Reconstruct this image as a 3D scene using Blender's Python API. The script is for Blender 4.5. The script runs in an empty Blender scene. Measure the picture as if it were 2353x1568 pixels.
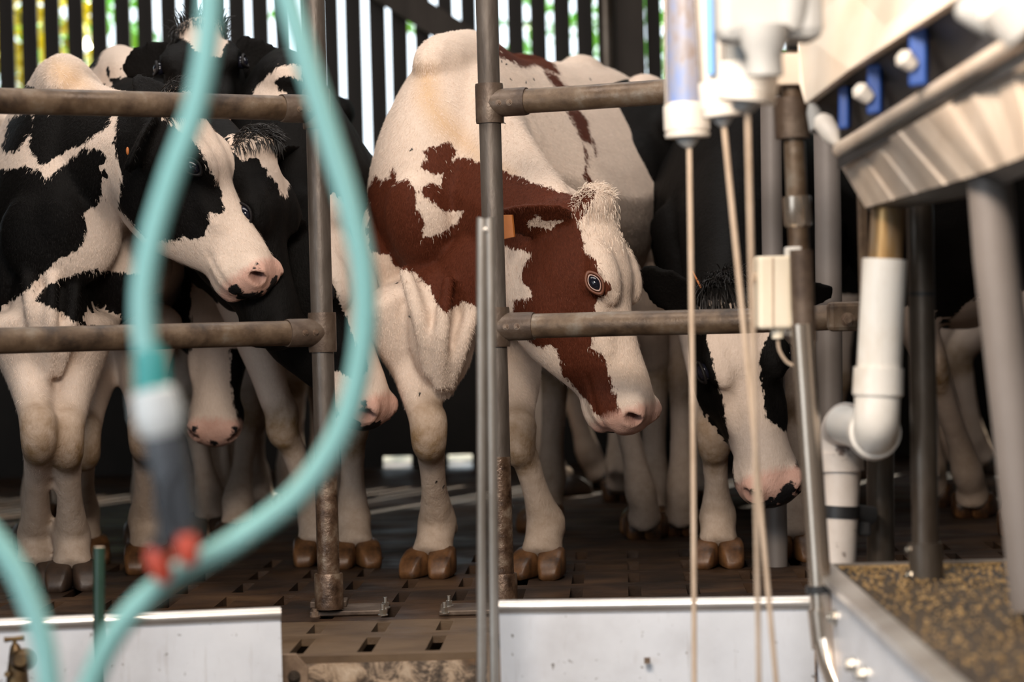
import bpy, math, random
import numpy as np
from mathutils import Vector, Matrix
from mathutils.kdtree import KDTree

random.seed(7)
rng = np.random.default_rng(7)
sc = bpy.context.scene
COL = sc.collection

# ------------------------------------------------------------------ camera
FW, FH = 2353.0, 1568.0
FPX = 6180.0                       # focal length in pixels of the 2353 wide frame
CAMZ = 0.78
PITCH = math.atan(134.0 / FPX)
ROLL = math.radians(1.5)
Fv = np.array([0, math.cos(PITCH), -math.sin(PITCH)])
U0 = np.array([0, math.sin(PITCH), math.cos(PITCH)])
R0 = np.array([1.0, 0, 0])
Rv = R0 * math.cos(ROLL) - U0 * math.sin(ROLL)
Uv = U0 * math.cos(ROLL) + R0 * math.sin(ROLL)
CP = np.array([0, 0, CAMZ])
cd = bpy.data.cameras.new('camera')
cam = bpy.data.objects.new('camera', cd)
COL.objects.link(cam)
cam.matrix_world = Matrix(((Rv[0], Uv[0], -Fv[0], CP[0]), (Rv[1], Uv[1], -Fv[1], CP[1]),
                           (Rv[2], Uv[2], -Fv[2], CP[2]), (0, 0, 0, 1)))
cd.sensor_width = 36.0
cd.lens = FPX * 36.0 / FW
cd.clip_end = 200
cd.dof.use_dof = True
cd.dof.focus_distance = 6.62
cd.dof.aperture_fstop = 2.5
sc.camera = cam

# ------------------------------------------------------------------ world, sun, lamps, exposure
w = bpy.data.worlds.new('sky'); sc.world = w; w.use_nodes = True
bg = w.node_tree.nodes['Background']
bg.inputs[0].default_value = (0.80, 0.91, 1.0, 1); bg.inputs[1].default_value = 2.6
sd = bpy.data.lights.new('sun', 'SUN'); sd.energy = 14.0; sd.angle = math.radians(1.0); sd.color = (1.0, 0.93, 0.78)
sun = bpy.data.objects.new('sun', sd); COL.objects.link(sun)
sun.rotation_euler = (math.radians(48), 0, math.radians(152))

def area(name, loc, target, sx, sy, power, col):
    d = bpy.data.lights.new(name, 'AREA'); d.shape = 'RECTANGLE'; d.size = sx; d.size_y = sy
    d.energy = power; d.color = col
    o = bpy.data.objects.new(name, d); COL.objects.link(o); o.location = loc
    o.rotation_euler = (Vector(target) - Vector(loc)).to_track_quat('-Z', 'Y').to_euler()
    return o
area('skylight_over_pit', (-0.35, 5.85, 3.15), (-0.05, 7.2, 0.9), 3.0, 1.2, 78, (1.0, 0.92, 0.85))
area('skylight_over_cows', (0.2, 8.0, 3.15), (0.2, 8.0, 0), 5.0, 1.0, 52, (1.0, 0.97, 0.94))
area('parlour_lamp', (-0.35, 3.25, 2.05), (0.9, 5.1, 0.9), 1.0, 0.5, 78, (1.0, 0.84, 0.68))
area('front_fill_light', (-0.5, 0.3, 2.75), (-0.1, 5.0, 0.5), 2.2, 0.7, 85, (0.97, 0.98, 1.0))  # added unseen fill light above the lens, lifts hoses, rails and steel panels
sc.view_settings.view_transform = 'Standard'
sc.view_settings.look = 'None'
sc.view_settings.exposure = 0.12
sc.view_settings.gamma = 1.0
sc.view_settings.use_curve_mapping = False

# ------------------------------------------------------------------ placing helpers
def W(px, py, d):
    """point of the place seen at photo pixel (px, py), d metres in front of the lens"""
    return CP + d * (Fv + Rv * ((px - FW / 2) / FPX) + Uv * ((FH / 2 - py) / FPX))
def G(px, py, z=0.0):
    """point on the level z seen at that pixel"""
    r = Fv + Rv * ((px - FW / 2) / FPX) + Uv * ((FH / 2 - py) / FPX)
    return CP + r * ((z - CAMZ) / r[2])
def nrm(v):
    v = np.asarray(v, float); return v / np.linalg.norm(v)

# ------------------------------------------------------------------ node helpers
def new_mat(name):
    m = bpy.data.materials.new(name); m.use_nodes = True
    nt = m.node_tree; b = nt.nodes['Principled BSDF']
    return m, nt, b
def nd(nt, typ, **kw):
    n = nt.nodes.new(typ)
    for k, v in kw.items(): setattr(n, k, v)
    return n
def objco(nt, scale=(1, 1, 1)):
    tc = nd(nt, 'ShaderNodeTexCoord'); mp = nd(nt, 'ShaderNodeMapping')
    mp.inputs['Scale'].default_value = scale
    nt.links.new(tc.outputs['Object'], mp.inputs['Vector'])
    return mp.outputs['Vector']
def noise(nt, vec, scale, detail=4, rough=0.6, dist=0.0):
    n = nd(nt, 'ShaderNodeTexNoise'); n.inputs['Scale'].default_value = scale
    n.inputs['Detail'].default_value = detail; n.inputs['Roughness'].default_value = rough
    n.inputs['Distortion'].default_value = dist
    nt.links.new(vec, n.inputs['Vector']); return n.outputs['Fac']
def ramp(nt, fac, stops):
    r = nd(nt, 'ShaderNodeValToRGB'); e = r.color_ramp.elements
    while len(e) < len(stops): e.new(0.5)
    for i, (p, c) in enumerate(stops):
        e[i].position = p; e[i].color = (*c, 1) if len(c) == 3 else c
    nt.links.new(fac, r.inputs['Fac']); return r.outputs['Color']
def mixc(nt, fac, a, b):
    m = nd(nt, 'ShaderNodeMix', data_type='RGBA')
    for s, v in ((m.inputs['Factor'], fac), (m.inputs['A'], a), (m.inputs['B'], b)):
        if hasattr(v, 'links'): nt.links.new(v, s)
        elif isinstance(v, (int, float)): s.default_value = v
        else: s.default_value = (*v, 1)
    return m.outputs['Result']
def math_(nt, op, a, b=None, c=None, clamp=False):
    m = nd(nt, 'ShaderNodeMath', operation=op); m.use_clamp = clamp
    for i, v in enumerate((a, b, c)):
        if v is None: continue
        if hasattr(v, 'links'): nt.links.new(v, m.inputs[i])
        else: m.inputs[i].default_value = v
    return m.outputs[0]
def bump(nt, b, h, strength=0.3, dist=0.01):
    n = nd(nt, 'ShaderNodeBump'); n.inputs['Strength'].default_value = strength
    n.inputs['Distance'].default_value = dist
    nt.links.new(h, n.inputs['Height']); nt.links.new(n.outputs[0], b.inputs['Normal'])

def simple(name, stops, scale=8, rough=0.6, metal=0.0, bumps=0.0, bscale=40, stretch=(1, 1, 1), rr=None, detail=5, dist=0.0, bd=0.004, spec=None):
    m, nt, b = new_mat(name)
    v = objco(nt, stretch)
    f = noise(nt, v, scale, detail, 0.62, dist)
    nt.links.new(ramp(nt, f, stops), b.inputs['Base Color'])
    b.inputs['Roughness'].default_value = rough; b.inputs['Metallic'].default_value = metal
    if spec is not None: b.inputs['Specular IOR Level'].default_value = spec
    if rr:
        f2 = noise(nt, v, scale * 0.7, 4)
        mr = nd(nt, 'ShaderNodeMapRange'); mr.inputs['From Min'].default_value = 0.35; mr.inputs['From Max'].default_value = 0.65
        mr.inputs['To Min'].default_value = rr[0]; mr.inputs['To Max'].default_value = rr[1]
        nt.links.new(f2, mr.inputs['Value']); nt.links.new(mr.outputs[0], b.inputs['Roughness'])
    if bumps: bump(nt, b, noise(nt, v, bscale, 5), bumps, bd)
    return m

M = {}
M['rail'] = simple('dirty_galvanised_pipe', [(0.32, (0.03, 0.018, 0.011)), (0.44, (0.08, 0.05, 0.03)), (0.56, (0.135, 0.09, 0.056)), (0.7, (0.2, 0.165, 0.13))], 11, 0.5, 0.25, 0.35, 60, (1, 1, 1), (0.35, 0.65))
M['post'] = simple('grey_brown_galvanised_post', [(0.32, (0.04, 0.028, 0.02)), (0.48, (0.1, 0.08, 0.066)), (0.66, (0.165, 0.14, 0.12)), (0.8, (0.24, 0.185, 0.135))], 7, 0.5, 0.35, 0.35, 70, (1.2, 1.2, 0.35), (0.35, 0.6))
M['post_wet'] = simple('wet_rusty_sleeve', [(0.33, (0.035, 0.018, 0.01)), (0.5, (0.11, 0.065, 0.04)), (0.68, (0.24, 0.18, 0.13))], 26, 0.3, 0.35, 0.6, 70, (1, 1, 1), (0.2, 0.45))
M['fitting'] = simple('rusty_pipe_fitting', [(0.3, (0.035, 0.02, 0.013)), (0.5, (0.09, 0.06, 0.042)), (0.7, (0.16, 0.12, 0.09))], 12, 0.52, 0.3, 0.4, 60, rr=(0.4, 0.65))
M['bracket'] = simple('rust_stained_bracket', [(0.3, (0.1, 0.06, 0.035)), (0.5, (0.26, 0.18, 0.12)), (0.7, (0.38, 0.29, 0.21))], 9, 0.6, 0.2, 0.4, 60)
M['bolt'] = simple('shiny_zinc_bolt', [(0.3, (0.5, 0.46, 0.4)), (0.7, (0.75, 0.72, 0.66))], 40, 0.25, 0.95)
M['boltrust'] = simple('rusted_bolt', [(0.3, (0.1, 0.06, 0.04)), (0.7, (0.25, 0.18, 0.13))], 60, 0.5, 0.4)
def mat_plate():
    m, nt, b = new_mat('spattered_white_steel')
    v = objco(nt); f = noise(nt, v, 5, 5)
    c = ramp(nt, f, [(0.3, (0.62, 0.63, 0.67)), (0.5, (0.72, 0.74, 0.79)), (0.75, (0.8, 0.82, 0.87))])
    sp = math_(nt, 'MULTIPLY_ADD', noise(nt, v, 55, 3, 0.5), 14.0, -9.6, True)
    st = math_(nt, 'MULTIPLY', math_(nt, 'MULTIPLY_ADD', noise(nt, objco(nt, (9, 9, 1.2)), 6, 4), 5.0, -3.0, True), 0.35)
    c = mixc(nt, st, c, (0.35, 0.3, 0.27)); c = mixc(nt, sp, c, (0.1, 0.075, 0.055))
    nt.links.new(c, b.inputs['Base Color']); b.inputs['Roughness'].default_value = 0.36; b.inputs['Metallic'].default_value = 0.1
    bump(nt, b, noise(nt, v, 40, 4), 0.12, 0.004); return m
M['steelplate'] = mat_plate()
M['rolltube'] = simple('rolled_stainless_edge', [(0.3, (0.42, 0.37, 0.33)), (0.6, (0.66, 0.63, 0.6)), (0.8, (0.72, 0.7, 0.68))], 6, 0.3, 0.75, 0.1, 50, (0.3, 1, 1))
M['stainless'] = simple('stainless_steel', [(0.3, (0.42, 0.34, 0.27)), (0.7, (0.6, 0.52, 0.45))], 5, 0.22, 0.8, 0.05, 60, (1, 1, 0.2))
M['dullsteel'] = simple('dull_grey_steel', [(0.32, (0.045, 0.03, 0.02)), (0.5, (0.095, 0.076, 0.06)), (0.72, (0.17, 0.15, 0.13))], 9, 0.36, 0.55, 0.2, 50, (1, 1, 0.3))
M['barsteel'] = simple('worn_bright_steel_bar', [(0.3, (0.14, 0.115, 0.09)), (0.55, (0.27, 0.245, 0.22)), (0.75, (0.38, 0.36, 0.34))], 8, 0.36, 0.6, 0.2, 50, (1, 1, 0.3))
M['greypaint'] = simple('grey_painted_pipe', [(0.3, (0.17, 0.145, 0.13)), (0.7, (0.22, 0.19, 0.175))], 4, 0.55, 0.1)
M['darkwood'] = simple('black_stained_board', [(0.3, (0.012, 0.010, 0.009)), (0.7, (0.03, 0.025, 0.022))], 5, 0.8, 0, 0.3, 40, (3, 1, 0.3))
M['brownwood'] = simple('dark_brown_beam', [(0.3, (0.035, 0.027, 0.022)), (0.7, (0.07, 0.055, 0.045))], 5, 0.8, 0, 0.3, 40, (2, 1, 0.3))
M['darkwall'] = simple('dark_dirty_panel', [(0.3, (0.008, 0.007, 0.006)), (0.7, (0.022, 0.017, 0.014))], 3, 0.85)
M['plaster'] = simple('pale_parlour_wall', [(0.3, (0.5, 0.49, 0.46)), (0.7, (0.62, 0.6, 0.57))], 3, 0.7)
M['roof'] = simple('dark_roof_sheet', [(0.3, (0.03, 0.03, 0.03)), (0.7, (0.05, 0.05, 0.05))], 2, 0.8)
M['slat'] = simple('wet_mucky_concrete', [(0.3, (0.009, 0.0042, 0.002)), (0.45, (0.026, 0.012, 0.005)), (0.6, (0.06, 0.029, 0.012)), (0.8, (0.1, 0.053, 0.023))], 3.2, 0.5, 0, 0.5, 26, (1, 1.4, 1), (0.42, 0.85), 6, 0.4, 0.006, spec=0.3)
M['slat_clean'] = simple('brown_damp_concrete', [(0.3, (0.055, 0.03, 0.014)), (0.5, (0.1, 0.06, 0.03)), (0.75, (0.145, 0.092, 0.05))], 4, 0.6, 0, 0.3, 60, (1, 1.4, 1), (0.4, 0.75), 7, 0.3, 0.004)
def mat_pitwall():
    m, nt, b = new_mat('eroded_concrete_pit_wall')
    v = objco(nt)
    f = noise(nt, v, 16, 8, 0.68, 0.5)
    c = ramp(nt, f, [(0.36, (0.018, 0.014, 0.012)), (0.46, (0.12, 0.085, 0.06)), (0.54, (0.4, 0.29, 0.2)), (0.7, (0.56, 0.44, 0.33))])
    f2 = noise(nt, v, 5, 4)
    c = mixc(nt, math_(nt, 'MULTIPLY_ADD', f2, 5.0, -2.7, True), c, (0.32, 0.17, 0.075))
    nt.links.new(c, b.inputs['Base Color']); b.inputs['Roughness'].default_value = 0.8
    bump(nt, b, f, 0.9, 0.012)
    return m
M['pitwall'] = mat_pitwall()
M['muck'] = simple('feed_strewn_muck', [(0.34, (0.026, 0.016, 0.009)), (0.5, (0.05, 0.033, 0.018)), (0.66, (0.08, 0.052, 0.026)), (0.85, (0.17, 0.11, 0.05))], 4, 0.7, 0, 0.9, 70, (1, 0.7, 1), (0.45, 0.8), 9, 0.6, 0.012)
M['pellet'] = simple('golden_feed_pellet', [(0.3, (0.2, 0.115, 0.04)), (0.7, (0.42, 0.27, 0.11))], 30, 0.7)
M['pvc'] = simple('white_pvc', [(0.28, (0.62, 0.53, 0.43)), (0.42, (0.82, 0.78, 0.72)), (0.7, (0.87, 0.84, 0.79))], 4, 0.32, 0, 0.02, 40, (1, 1, 0.6))
M['pvc_dirty'] = simple('spotted_white_pvc', [(0.30, (0.16, 0.11, 0.09)), (0.36, (0.66, 0.58, 0.52)), (0.7, (0.78, 0.7, 0.64))], 14, 0.45)
M['rustpipe'] = simple('rust_streaked_pipe', [(0.35, (0.30, 0.13, 0.03)), (0.5, (0.42, 0.25, 0.1)), (0.68, (0.5, 0.42, 0.34))], 5, 0.3, 0.6, 0, 40, (3, 3, 0.4))
M['black'] = simple('black_rubber', [(0.3, (0.012, 0.012, 0.013)), (0.7, (0.03, 0.03, 0.032))], 10, 0.45)
M['greyplastic'] = simple('grey_plastic_handle', [(0.3, (0.07, 0.072, 0.078)), (0.7, (0.1, 0.1, 0.11))], 10, 0.45)
M['white'] = simple('white_plastic', [(0.3, (0.8, 0.78, 0.74)), (0.7, (0.86, 0.84, 0.8))], 6, 0.4)
M['red'] = simple('red_plastic', [(0.3, (0.75, 0.09, 0.05)), (0.7, (0.85, 0.13, 0.07))], 6, 0.4)
M['hose'] = simple('turquoise_hose', [(0.3, (0.34, 0.68, 0.61)), (0.7, (0.40, 0.73, 0.67))], 3, 0.32)
M['hosecuff'] = simple('dark_teal_hose_cuff', [(0.3, (0.05, 0.33, 0.31)), (0.7, (0.07, 0.39, 0.36))], 3, 0.4)
M['green'] = simple('dark_green_plastic_rod', [(0.3, (0.012, 0.035, 0.024)), (0.7, (0.025, 0.06, 0.04))], 8, 0.3)
M['brass'] = simple('tarnished_brass', [(0.3, (0.05, 0.03, 0.015)), (0.55, (0.16, 0.1, 0.045)), (0.75, (0.3, 0.2, 0.09))], 22, 0.45, 0.7)
M['cream'] = simple('creamy_panel', [(0.3, (0.72, 0.57, 0.43)), (0.5, (0.82, 0.69, 0.56)), (0.75, (0.86, 0.78, 0.68))], 3, 0.5, 0, 0.1, 30)
M['creambox'] = simple('yellowed_white_box', [(0.3, (0.6, 0.45, 0.28)), (0.5, (0.8, 0.7, 0.55)), (0.75, (0.84, 0.78, 0.66))], 8, 0.5, 0, 0.1, 30, (1, 1, 0.3))
M['alu'] = simple('brushed_aluminium', [(0.3, (0.58, 0.46, 0.36)), (0.7, (0.8, 0.68, 0.57))], 5, 0.4, 0.2, 0.1, 40, (4, 1, 1))
M['darkslot'] = simple('dark_grey_channel', [(0.3, (0.05, 0.047, 0.045)), (0.7, (0.085, 0.08, 0.077))], 4, 0.5, 0.3)
M['blue'] = simple('blue_plastic_clip', [(0.3, (0.010, 0.055, 0.26)), (0.7, (0.014, 0.075, 0.33))], 5, 0.4)
M['label'] = simple('worn_blue_label', [(0.38, (0.26, 0.2, 0.17)), (0.47, (0.32, 0.31, 0.36)), (0.57, (0.24, 0.3, 0.5)), (0.72, (0.13, 0.24, 0.66))], 14, 0.4, 0, 0, 40, (1, 1, 0.5))
M['lightlabel'] = simple('pale_blue_label', [(0.3, (0.16, 0.40, 0.86)), (0.7, (0.24, 0.48, 0.9))], 8, 0.4)
M['capwhite'] = simple('off_white_cap', [(0.3, (0.7, 0.64, 0.57)), (0.6, (0.82, 0.77, 0.71))], 9, 0.45)
M['greycast'] = simple('pale_grey_casting', [(0.3, (0.32, 0.32, 0.315)), (0.7, (0.4, 0.4, 0.395))], 5, 0.45)
M['rope'] = simple('tan_cord', [(0.3, (0.42, 0.31, 0.22)), (0.7, (0.58, 0.46, 0.36))], 30, 0.8, 0, 0.4, 200, (1, 1, 0.3))
M['hoof'] = simple('amber_brown_hoof', [(0.36, (0.02, 0.011, 0.007)), (0.5, (0.11, 0.048, 0.018)), (0.72, (0.24, 0.11, 0.042))], 16, 0.42, 0, 0.3, 60)
M['hoofdark'] = simple('dark_hoof', [(0.33, (0.02, 0.013, 0.01)), (0.6, (0.06, 0.035, 0.022))], 14, 0.45, 0, 0.3, 60)
M['eye'] = simple('dark_wet_eye', [(0.3, (0.006, 0.006, 0.01)), (0.7, (0.012, 0.012, 0.02))], 10, 0.06)
M['tagorange'] = simple('orange_ear_tag', [(0.3, (0.42, 0.12, 0.025)), (0.7, (0.6, 0.2, 0.04))], 10, 0.5)
M['fly'] = simple('black_fly', [(0.3, (0.01, 0.008, 0.007)), (0.7, (0.02, 0.016, 0.014))], 10, 0.5)
M['hair_dark'] = simple('black_poll_hair', [(0.3, (0.006, 0.005, 0.0045)), (0.7, (0.016, 0.012, 0.010))], 30, 0.55)
M['hair_cream'] = simple('cream_poll_hair', [(0.3, (0.68, 0.54, 0.43)), (0.7, (0.82, 0.7, 0.59))], 30, 0.6)
M['soil'] = simple('sunlit_yard_ground', [(0.3, (0.25, 0.22, 0.17)), (0.7, (0.45, 0.4, 0.33))], 3, 0.9)
def mat_leaf(name, c):
    m, nt, b = new_mat(name)
    f = noise(nt, objco(nt), 1.2, 3)
    nt.links.new(ramp(nt, f, [(0.35, c), (0.65, tuple(min(1, x * 1.7) for x in c))]), b.inputs['Base Color'])
    b.inputs['Roughness'].default_value = 0.35
    return m
M['leaf_green'] = mat_leaf('green_leaf', (0.16, 0.42, 0.05))
M['leaf_yellow'] = mat_leaf('yellow_leaf', (0.62, 0.52, 0.05))
M['leaf_pale'] = mat_leaf('pale_leaf', (0.36, 0.55, 0.3))

def mat_coat(name, dark, white, sheen=0.0):
    m, nt, b = new_mat(name)
    at = lambda n: nd(nt, 'ShaderNodeAttribute', attribute_name=n).outputs['Fac']
    v = objco(nt, (1, 1, 1)); vs = objco(nt, (1.0, 1.0, 0.35))
    n1 = noise(nt, v, 24, 4, 0.65); n2 = noise(nt, vs, 120, 3, 0.6)
    j = math_(nt, 'MULTIPLY_ADD', n1, 0.026, -0.013)
    j = math_(nt, 'ADD', j, math_(nt, 'MULTIPLY_ADD', n2, 0.026, -0.013))
    s = math_(nt, 'ADD', at('dark'), j)
    k = math_(nt, 'MULTIPLY_ADD', s, 260.0, 0.5, True)
    hair = noise(nt, vs, 220, 3, 0.7)
    big = noise(nt, v, 5, 4, 0.6)
    wc = mixc(nt, math_(nt, 'MULTIPLY_ADD', big, 2.2, -0.7, True), tuple(x * 0.86 for x in white), white)
    wc = mixc(nt, math_(nt, 'MULTIPLY_ADD', hair, 1.6, -0.55, True), mixc(nt, 0.35, wc, (0.42, 0.30, 0.2)), wc)
    wc = mixc(nt, math_(nt, 'MULTIPLY', at('cream'), 0.75), wc, (0.56, 0.36, 0.2))
    tan = math_(nt, 'MULTIPLY', at('tan'), math_(nt, 'MULTIPLY_ADD', n1, 1.8, 0.05), None, True)
    wc = mixc(nt, tan, wc, (0.22, 0.135, 0.065))
    dc = mixc(nt, math_(nt, 'MULTIPLY_ADD', hair, 1.8, -0.5, True), tuple(x * 0.7 for x in dark), tuple(min(1, x * 1.25) for x in dark))
    c = mixc(nt, k, wc, dc)
    p = math_(nt, 'MULTIPLY_ADD', math_(nt, 'ADD', at('pink'), math_(nt, 'MULTIPLY_ADD', n2, 0.03, -0.015)), 45.0, 0.5, True)
    ns = math_(nt, 'MULTIPLY_ADD', math_(nt, 'ADD', at('spot'), math_(nt, 'MULTIPLY_ADD', noise(nt, v, 60, 3), 0.03, -0.015)), 260.0, 0.5, True)
    pc = mixc(nt, noise(nt, v, 30, 3), (0.52, 0.29, 0.22), (0.68, 0.44, 0.36))
    pc = mixc(nt, ns, pc, (0.014, 0.013, 0.014))
    pc = mixc(nt, at('nostril'), pc, (0.09, 0.03, 0.03))
    c = mixc(nt, p, c, pc)
    nt.links.new(c, b.inputs['Base Color'])
    rg = nd(nt, 'ShaderNodeMapRange'); nt.links.new(p, rg.inputs['Value'])
    rg.inputs['To Min'].default_value = 0.62; rg.inputs['To Max'].default_value = 0.34
    nt.links.new(rg.outputs[0], b.inputs['Roughness'])
    b.inputs['Specular IOR Level'].default_value = 0.08
    hb = math_(nt, 'ADD', math_(nt, 'MULTIPLY', hair, 0.5), n1)
    bump(nt, b, hb, 0.55, 0.007)
    return m
M['coat_red'] = mat_coat('red_and_white_coat', (0.08, 0.02, 0.009), (0.81, 0.655, 0.55))
M['coat_black'] = mat_coat('black_and_white_coat', (0.0045, 0.0038, 0.0034), (0.79, 0.645, 0.55))
M['coat_far'] = M['coat_black']

# ------------------------------------------------------------------ mesh helpers
def link(name, verts, faces, mat, parent=None, smooth=True):
    me = bpy.data.meshes.new(name)
    me.from_pydata([tuple(map(float, v)) for v in verts], [], [tuple(f) for f in faces])
    me.materials.append(mat if not isinstance(mat, str) else M[mat])
    if smooth:
        me.polygons.foreach_set('use_smooth', np.ones(len(me.polygons), bool))
        try: me.set_sharp_from_angle(angle=math.radians(38))
        except Exception: pass
    me.update()
    o = bpy.data.objects.new(name, me); COL.objects.link(o)
    if parent is not None: o.parent = parent
    return o
def linkmesh(name, me, parent=None, mat=None):
    o = bpy.data.objects.new(name, me); COL.objects.link(o)
    if parent is not None: o.parent = parent
    return o
def thing(name, label, cat, loc=(0, 0, 0), group=None):
    o = bpy.data.objects.new(name, None); COL.objects.link(o)
    o.empty_display_size = 0.1
    o['label'] = label; o['category'] = cat
    if group: o['group'] = group
    return o
def tag(o, label, cat, group=None):
    o['label'] = label; o['category'] = cat
    if group: o['group'] = group
    return o
def structure(o, label=None):
    o['kind'] = 'structure'
    if label: o['label'] = label
    return o
def catmull(P, sub):
    P = np.asarray(P, float); n = len(P)
    if n < 3:
        t = np.linspace(0, 1, sub + 1)[:, None]; return P[0] * (1 - t) + P[-1] * t
    E = np.vstack([2 * P[0] - P[1], P, 2 * P[-1] - P[-2]])
    out = []
    for i in range(n - 1):
        p0, p1, p2, p3 = E[i:i + 4]
        for k in range(sub):
            t = k / sub
            out.append(0.5 * (2 * p1 + (p2 - p0) * t + (2 * p0 - 5 * p1 + 4 * p2 - p3) * t * t + (3 * p1 - p0 - 3 * p2 + p3) * t ** 3))
    out.append(P[-1]); return np.array(out)
def ring_faces(nr, seg, cap=True, off=0):
    f = []
    for i in range(nr - 1):
        for k in range(seg):
            a = off + i * seg + k; b = off + i * seg + (k + 1) % seg
            f.append((a, b, b + seg, a + seg))
    if cap:
        f.append(tuple(off + k for k in range(seg))[::-1])
        f.append(tuple(off + (nr - 1) * seg + k for k in range(seg)))
    return f
def tube_geo(pts, r, seg=20, sub=1, hollow=None):
    """round tube along pts; r number or list"""
    pts = np.asarray(pts, float)
    rr = np.full(len(pts), r) if np.isscalar(r) else np.asarray(r, float)
    if sub > 1:
        q = catmull(np.column_stack([pts, rr]), sub); pts, rr = q[:, :3], q[:, 3]
    n = len(pts); T = np.gradient(pts, axis=0) if n > 2 else np.repeat([pts[1] - pts[0]], 2, 0)
    T = T / np.linalg.norm(T, axis=1)[:, None]
    a = np.array([0, 0, 1.0]) if abs(T[0][2]) < 0.9 else np.array([1.0, 0, 0])
    N = nrm(np.cross(T[0], a)); V = []
    ang = np.linspace(0, 2 * np.pi, seg, endpoint=False)
    for i in range(n):
        N = nrm(N - T[i] * N.dot(T[i])); B = np.cross(T[i], N)
        V.append(pts[i] + rr[i] * (np.cos(ang)[:, None] * N + np.sin(ang)[:, None] * B))
    return np.vstack(V), ring_faces(n, seg)
def tube(name, pts, r, mat, parent=None, seg=20, sub=1):
    v, f = tube_geo(pts, r, seg, sub); return link(name, v, f, mat, parent)
def prof_tube(name, p0, p1, prof, mat, parent=None, seg=24):
    """turned shape on the axis p0-p1: prof = [(t, r), ...]"""
    p0 = np.asarray(p0, float); p1 = np.asarray(p1, float); ax = p1 - p0; T = nrm(ax)
    a = np.array([0, 0, 1.0]) if abs(T[2]) < 0.9 else np.array([1.0, 0, 0])
    N = nrm(np.cross(T, a)); B = np.cross(T, N); ang = np.linspace(0, 2 * np.pi, seg, endpoint=False); V = []
    for t, r in prof: V.append(p0 + ax * t + r * (np.cos(ang)[:, None] * N + np.sin(ang)[:, None] * B))
    return link(name, np.vstack(V), ring_faces(len(prof), seg), mat, parent)
def box_geo(c, s, axes=None):
    c = np.asarray(c, float); s = np.asarray(s, float) / 2
    A = np.eye(3) if axes is None else np.asarray(axes, float)
    V = [c + A[0] * s[0] * i + A[1] * s[1] * j + A[2] * s[2] * k for i in (-1, 1) for j in (-1, 1) for k in (-1, 1)]
    F = [(0, 1, 3, 2), (4, 6, 7, 5), (0, 4, 5, 1), (2, 3, 7, 6), (0, 2, 6, 4), (1, 5, 7, 3)]
    return V, F
def bevel(o, w=0.004, seg=2):
    m = o.modifiers.new('bevel', 'BEVEL'); m.width = w; m.segments = seg; m.limit_method = 'ANGLE'
    return o
def box(name, c, s, mat, parent=None, axes=None, bv=0.0):
    v, f = box_geo(c, s, axes); o = link(name, v, f, mat, parent, smooth=False)
    return bevel(o, bv) if bv else o
def prism(name, poly, extr, mat, parent=None, bv=0.0):
    """polygon of 3-D points swept by the vector extr"""
    P = np.asarray(poly, float); n = len(P); V = np.vstack([P, P + np.asarray(extr, float)])
    F = [tuple(range(n))[::-1], tuple(range(n, 2 * n))] + [(k, (k + 1) % n, n + (k + 1) % n, n + k) for k in range(n)]
    o = link(name, V, F, mat, parent, smooth=False)
    return bevel(o, bv) if bv else o
def hexbolt(name, p, axis, r, h, mat, parent=None, shank=0.0, nut=True):
    p = np.asarray(p, float); a = nrm(axis)
    x = np.array([0, 0, 1.0]) if abs(a[2]) < 0.9 else np.array([1.0, 0, 0])
    N = nrm(np.cross(a, x)); B = np.cross(a, N); V = []; F = []
    def rg(z, rad, k, ph=0): return [p + a * z + rad * (math.cos(t + ph) * N + math.sin(t + ph) * B) for t in np.linspace(0, 2 * np.pi, k, endpoint=False)]
    for z0, z1, rad, k in ((0, h * 0.18, r * 1.35, 18), (h * 0.18, h, r, 6), (h, h + max(shank, 0.002), r * 0.58, 12)):
        o = len(V); V += rg(z0, rad, k) + rg(z1, rad, k); F += ring_faces(2, k, True, o)
    return link(name, V, F, mat, parent, smooth=False)

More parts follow.
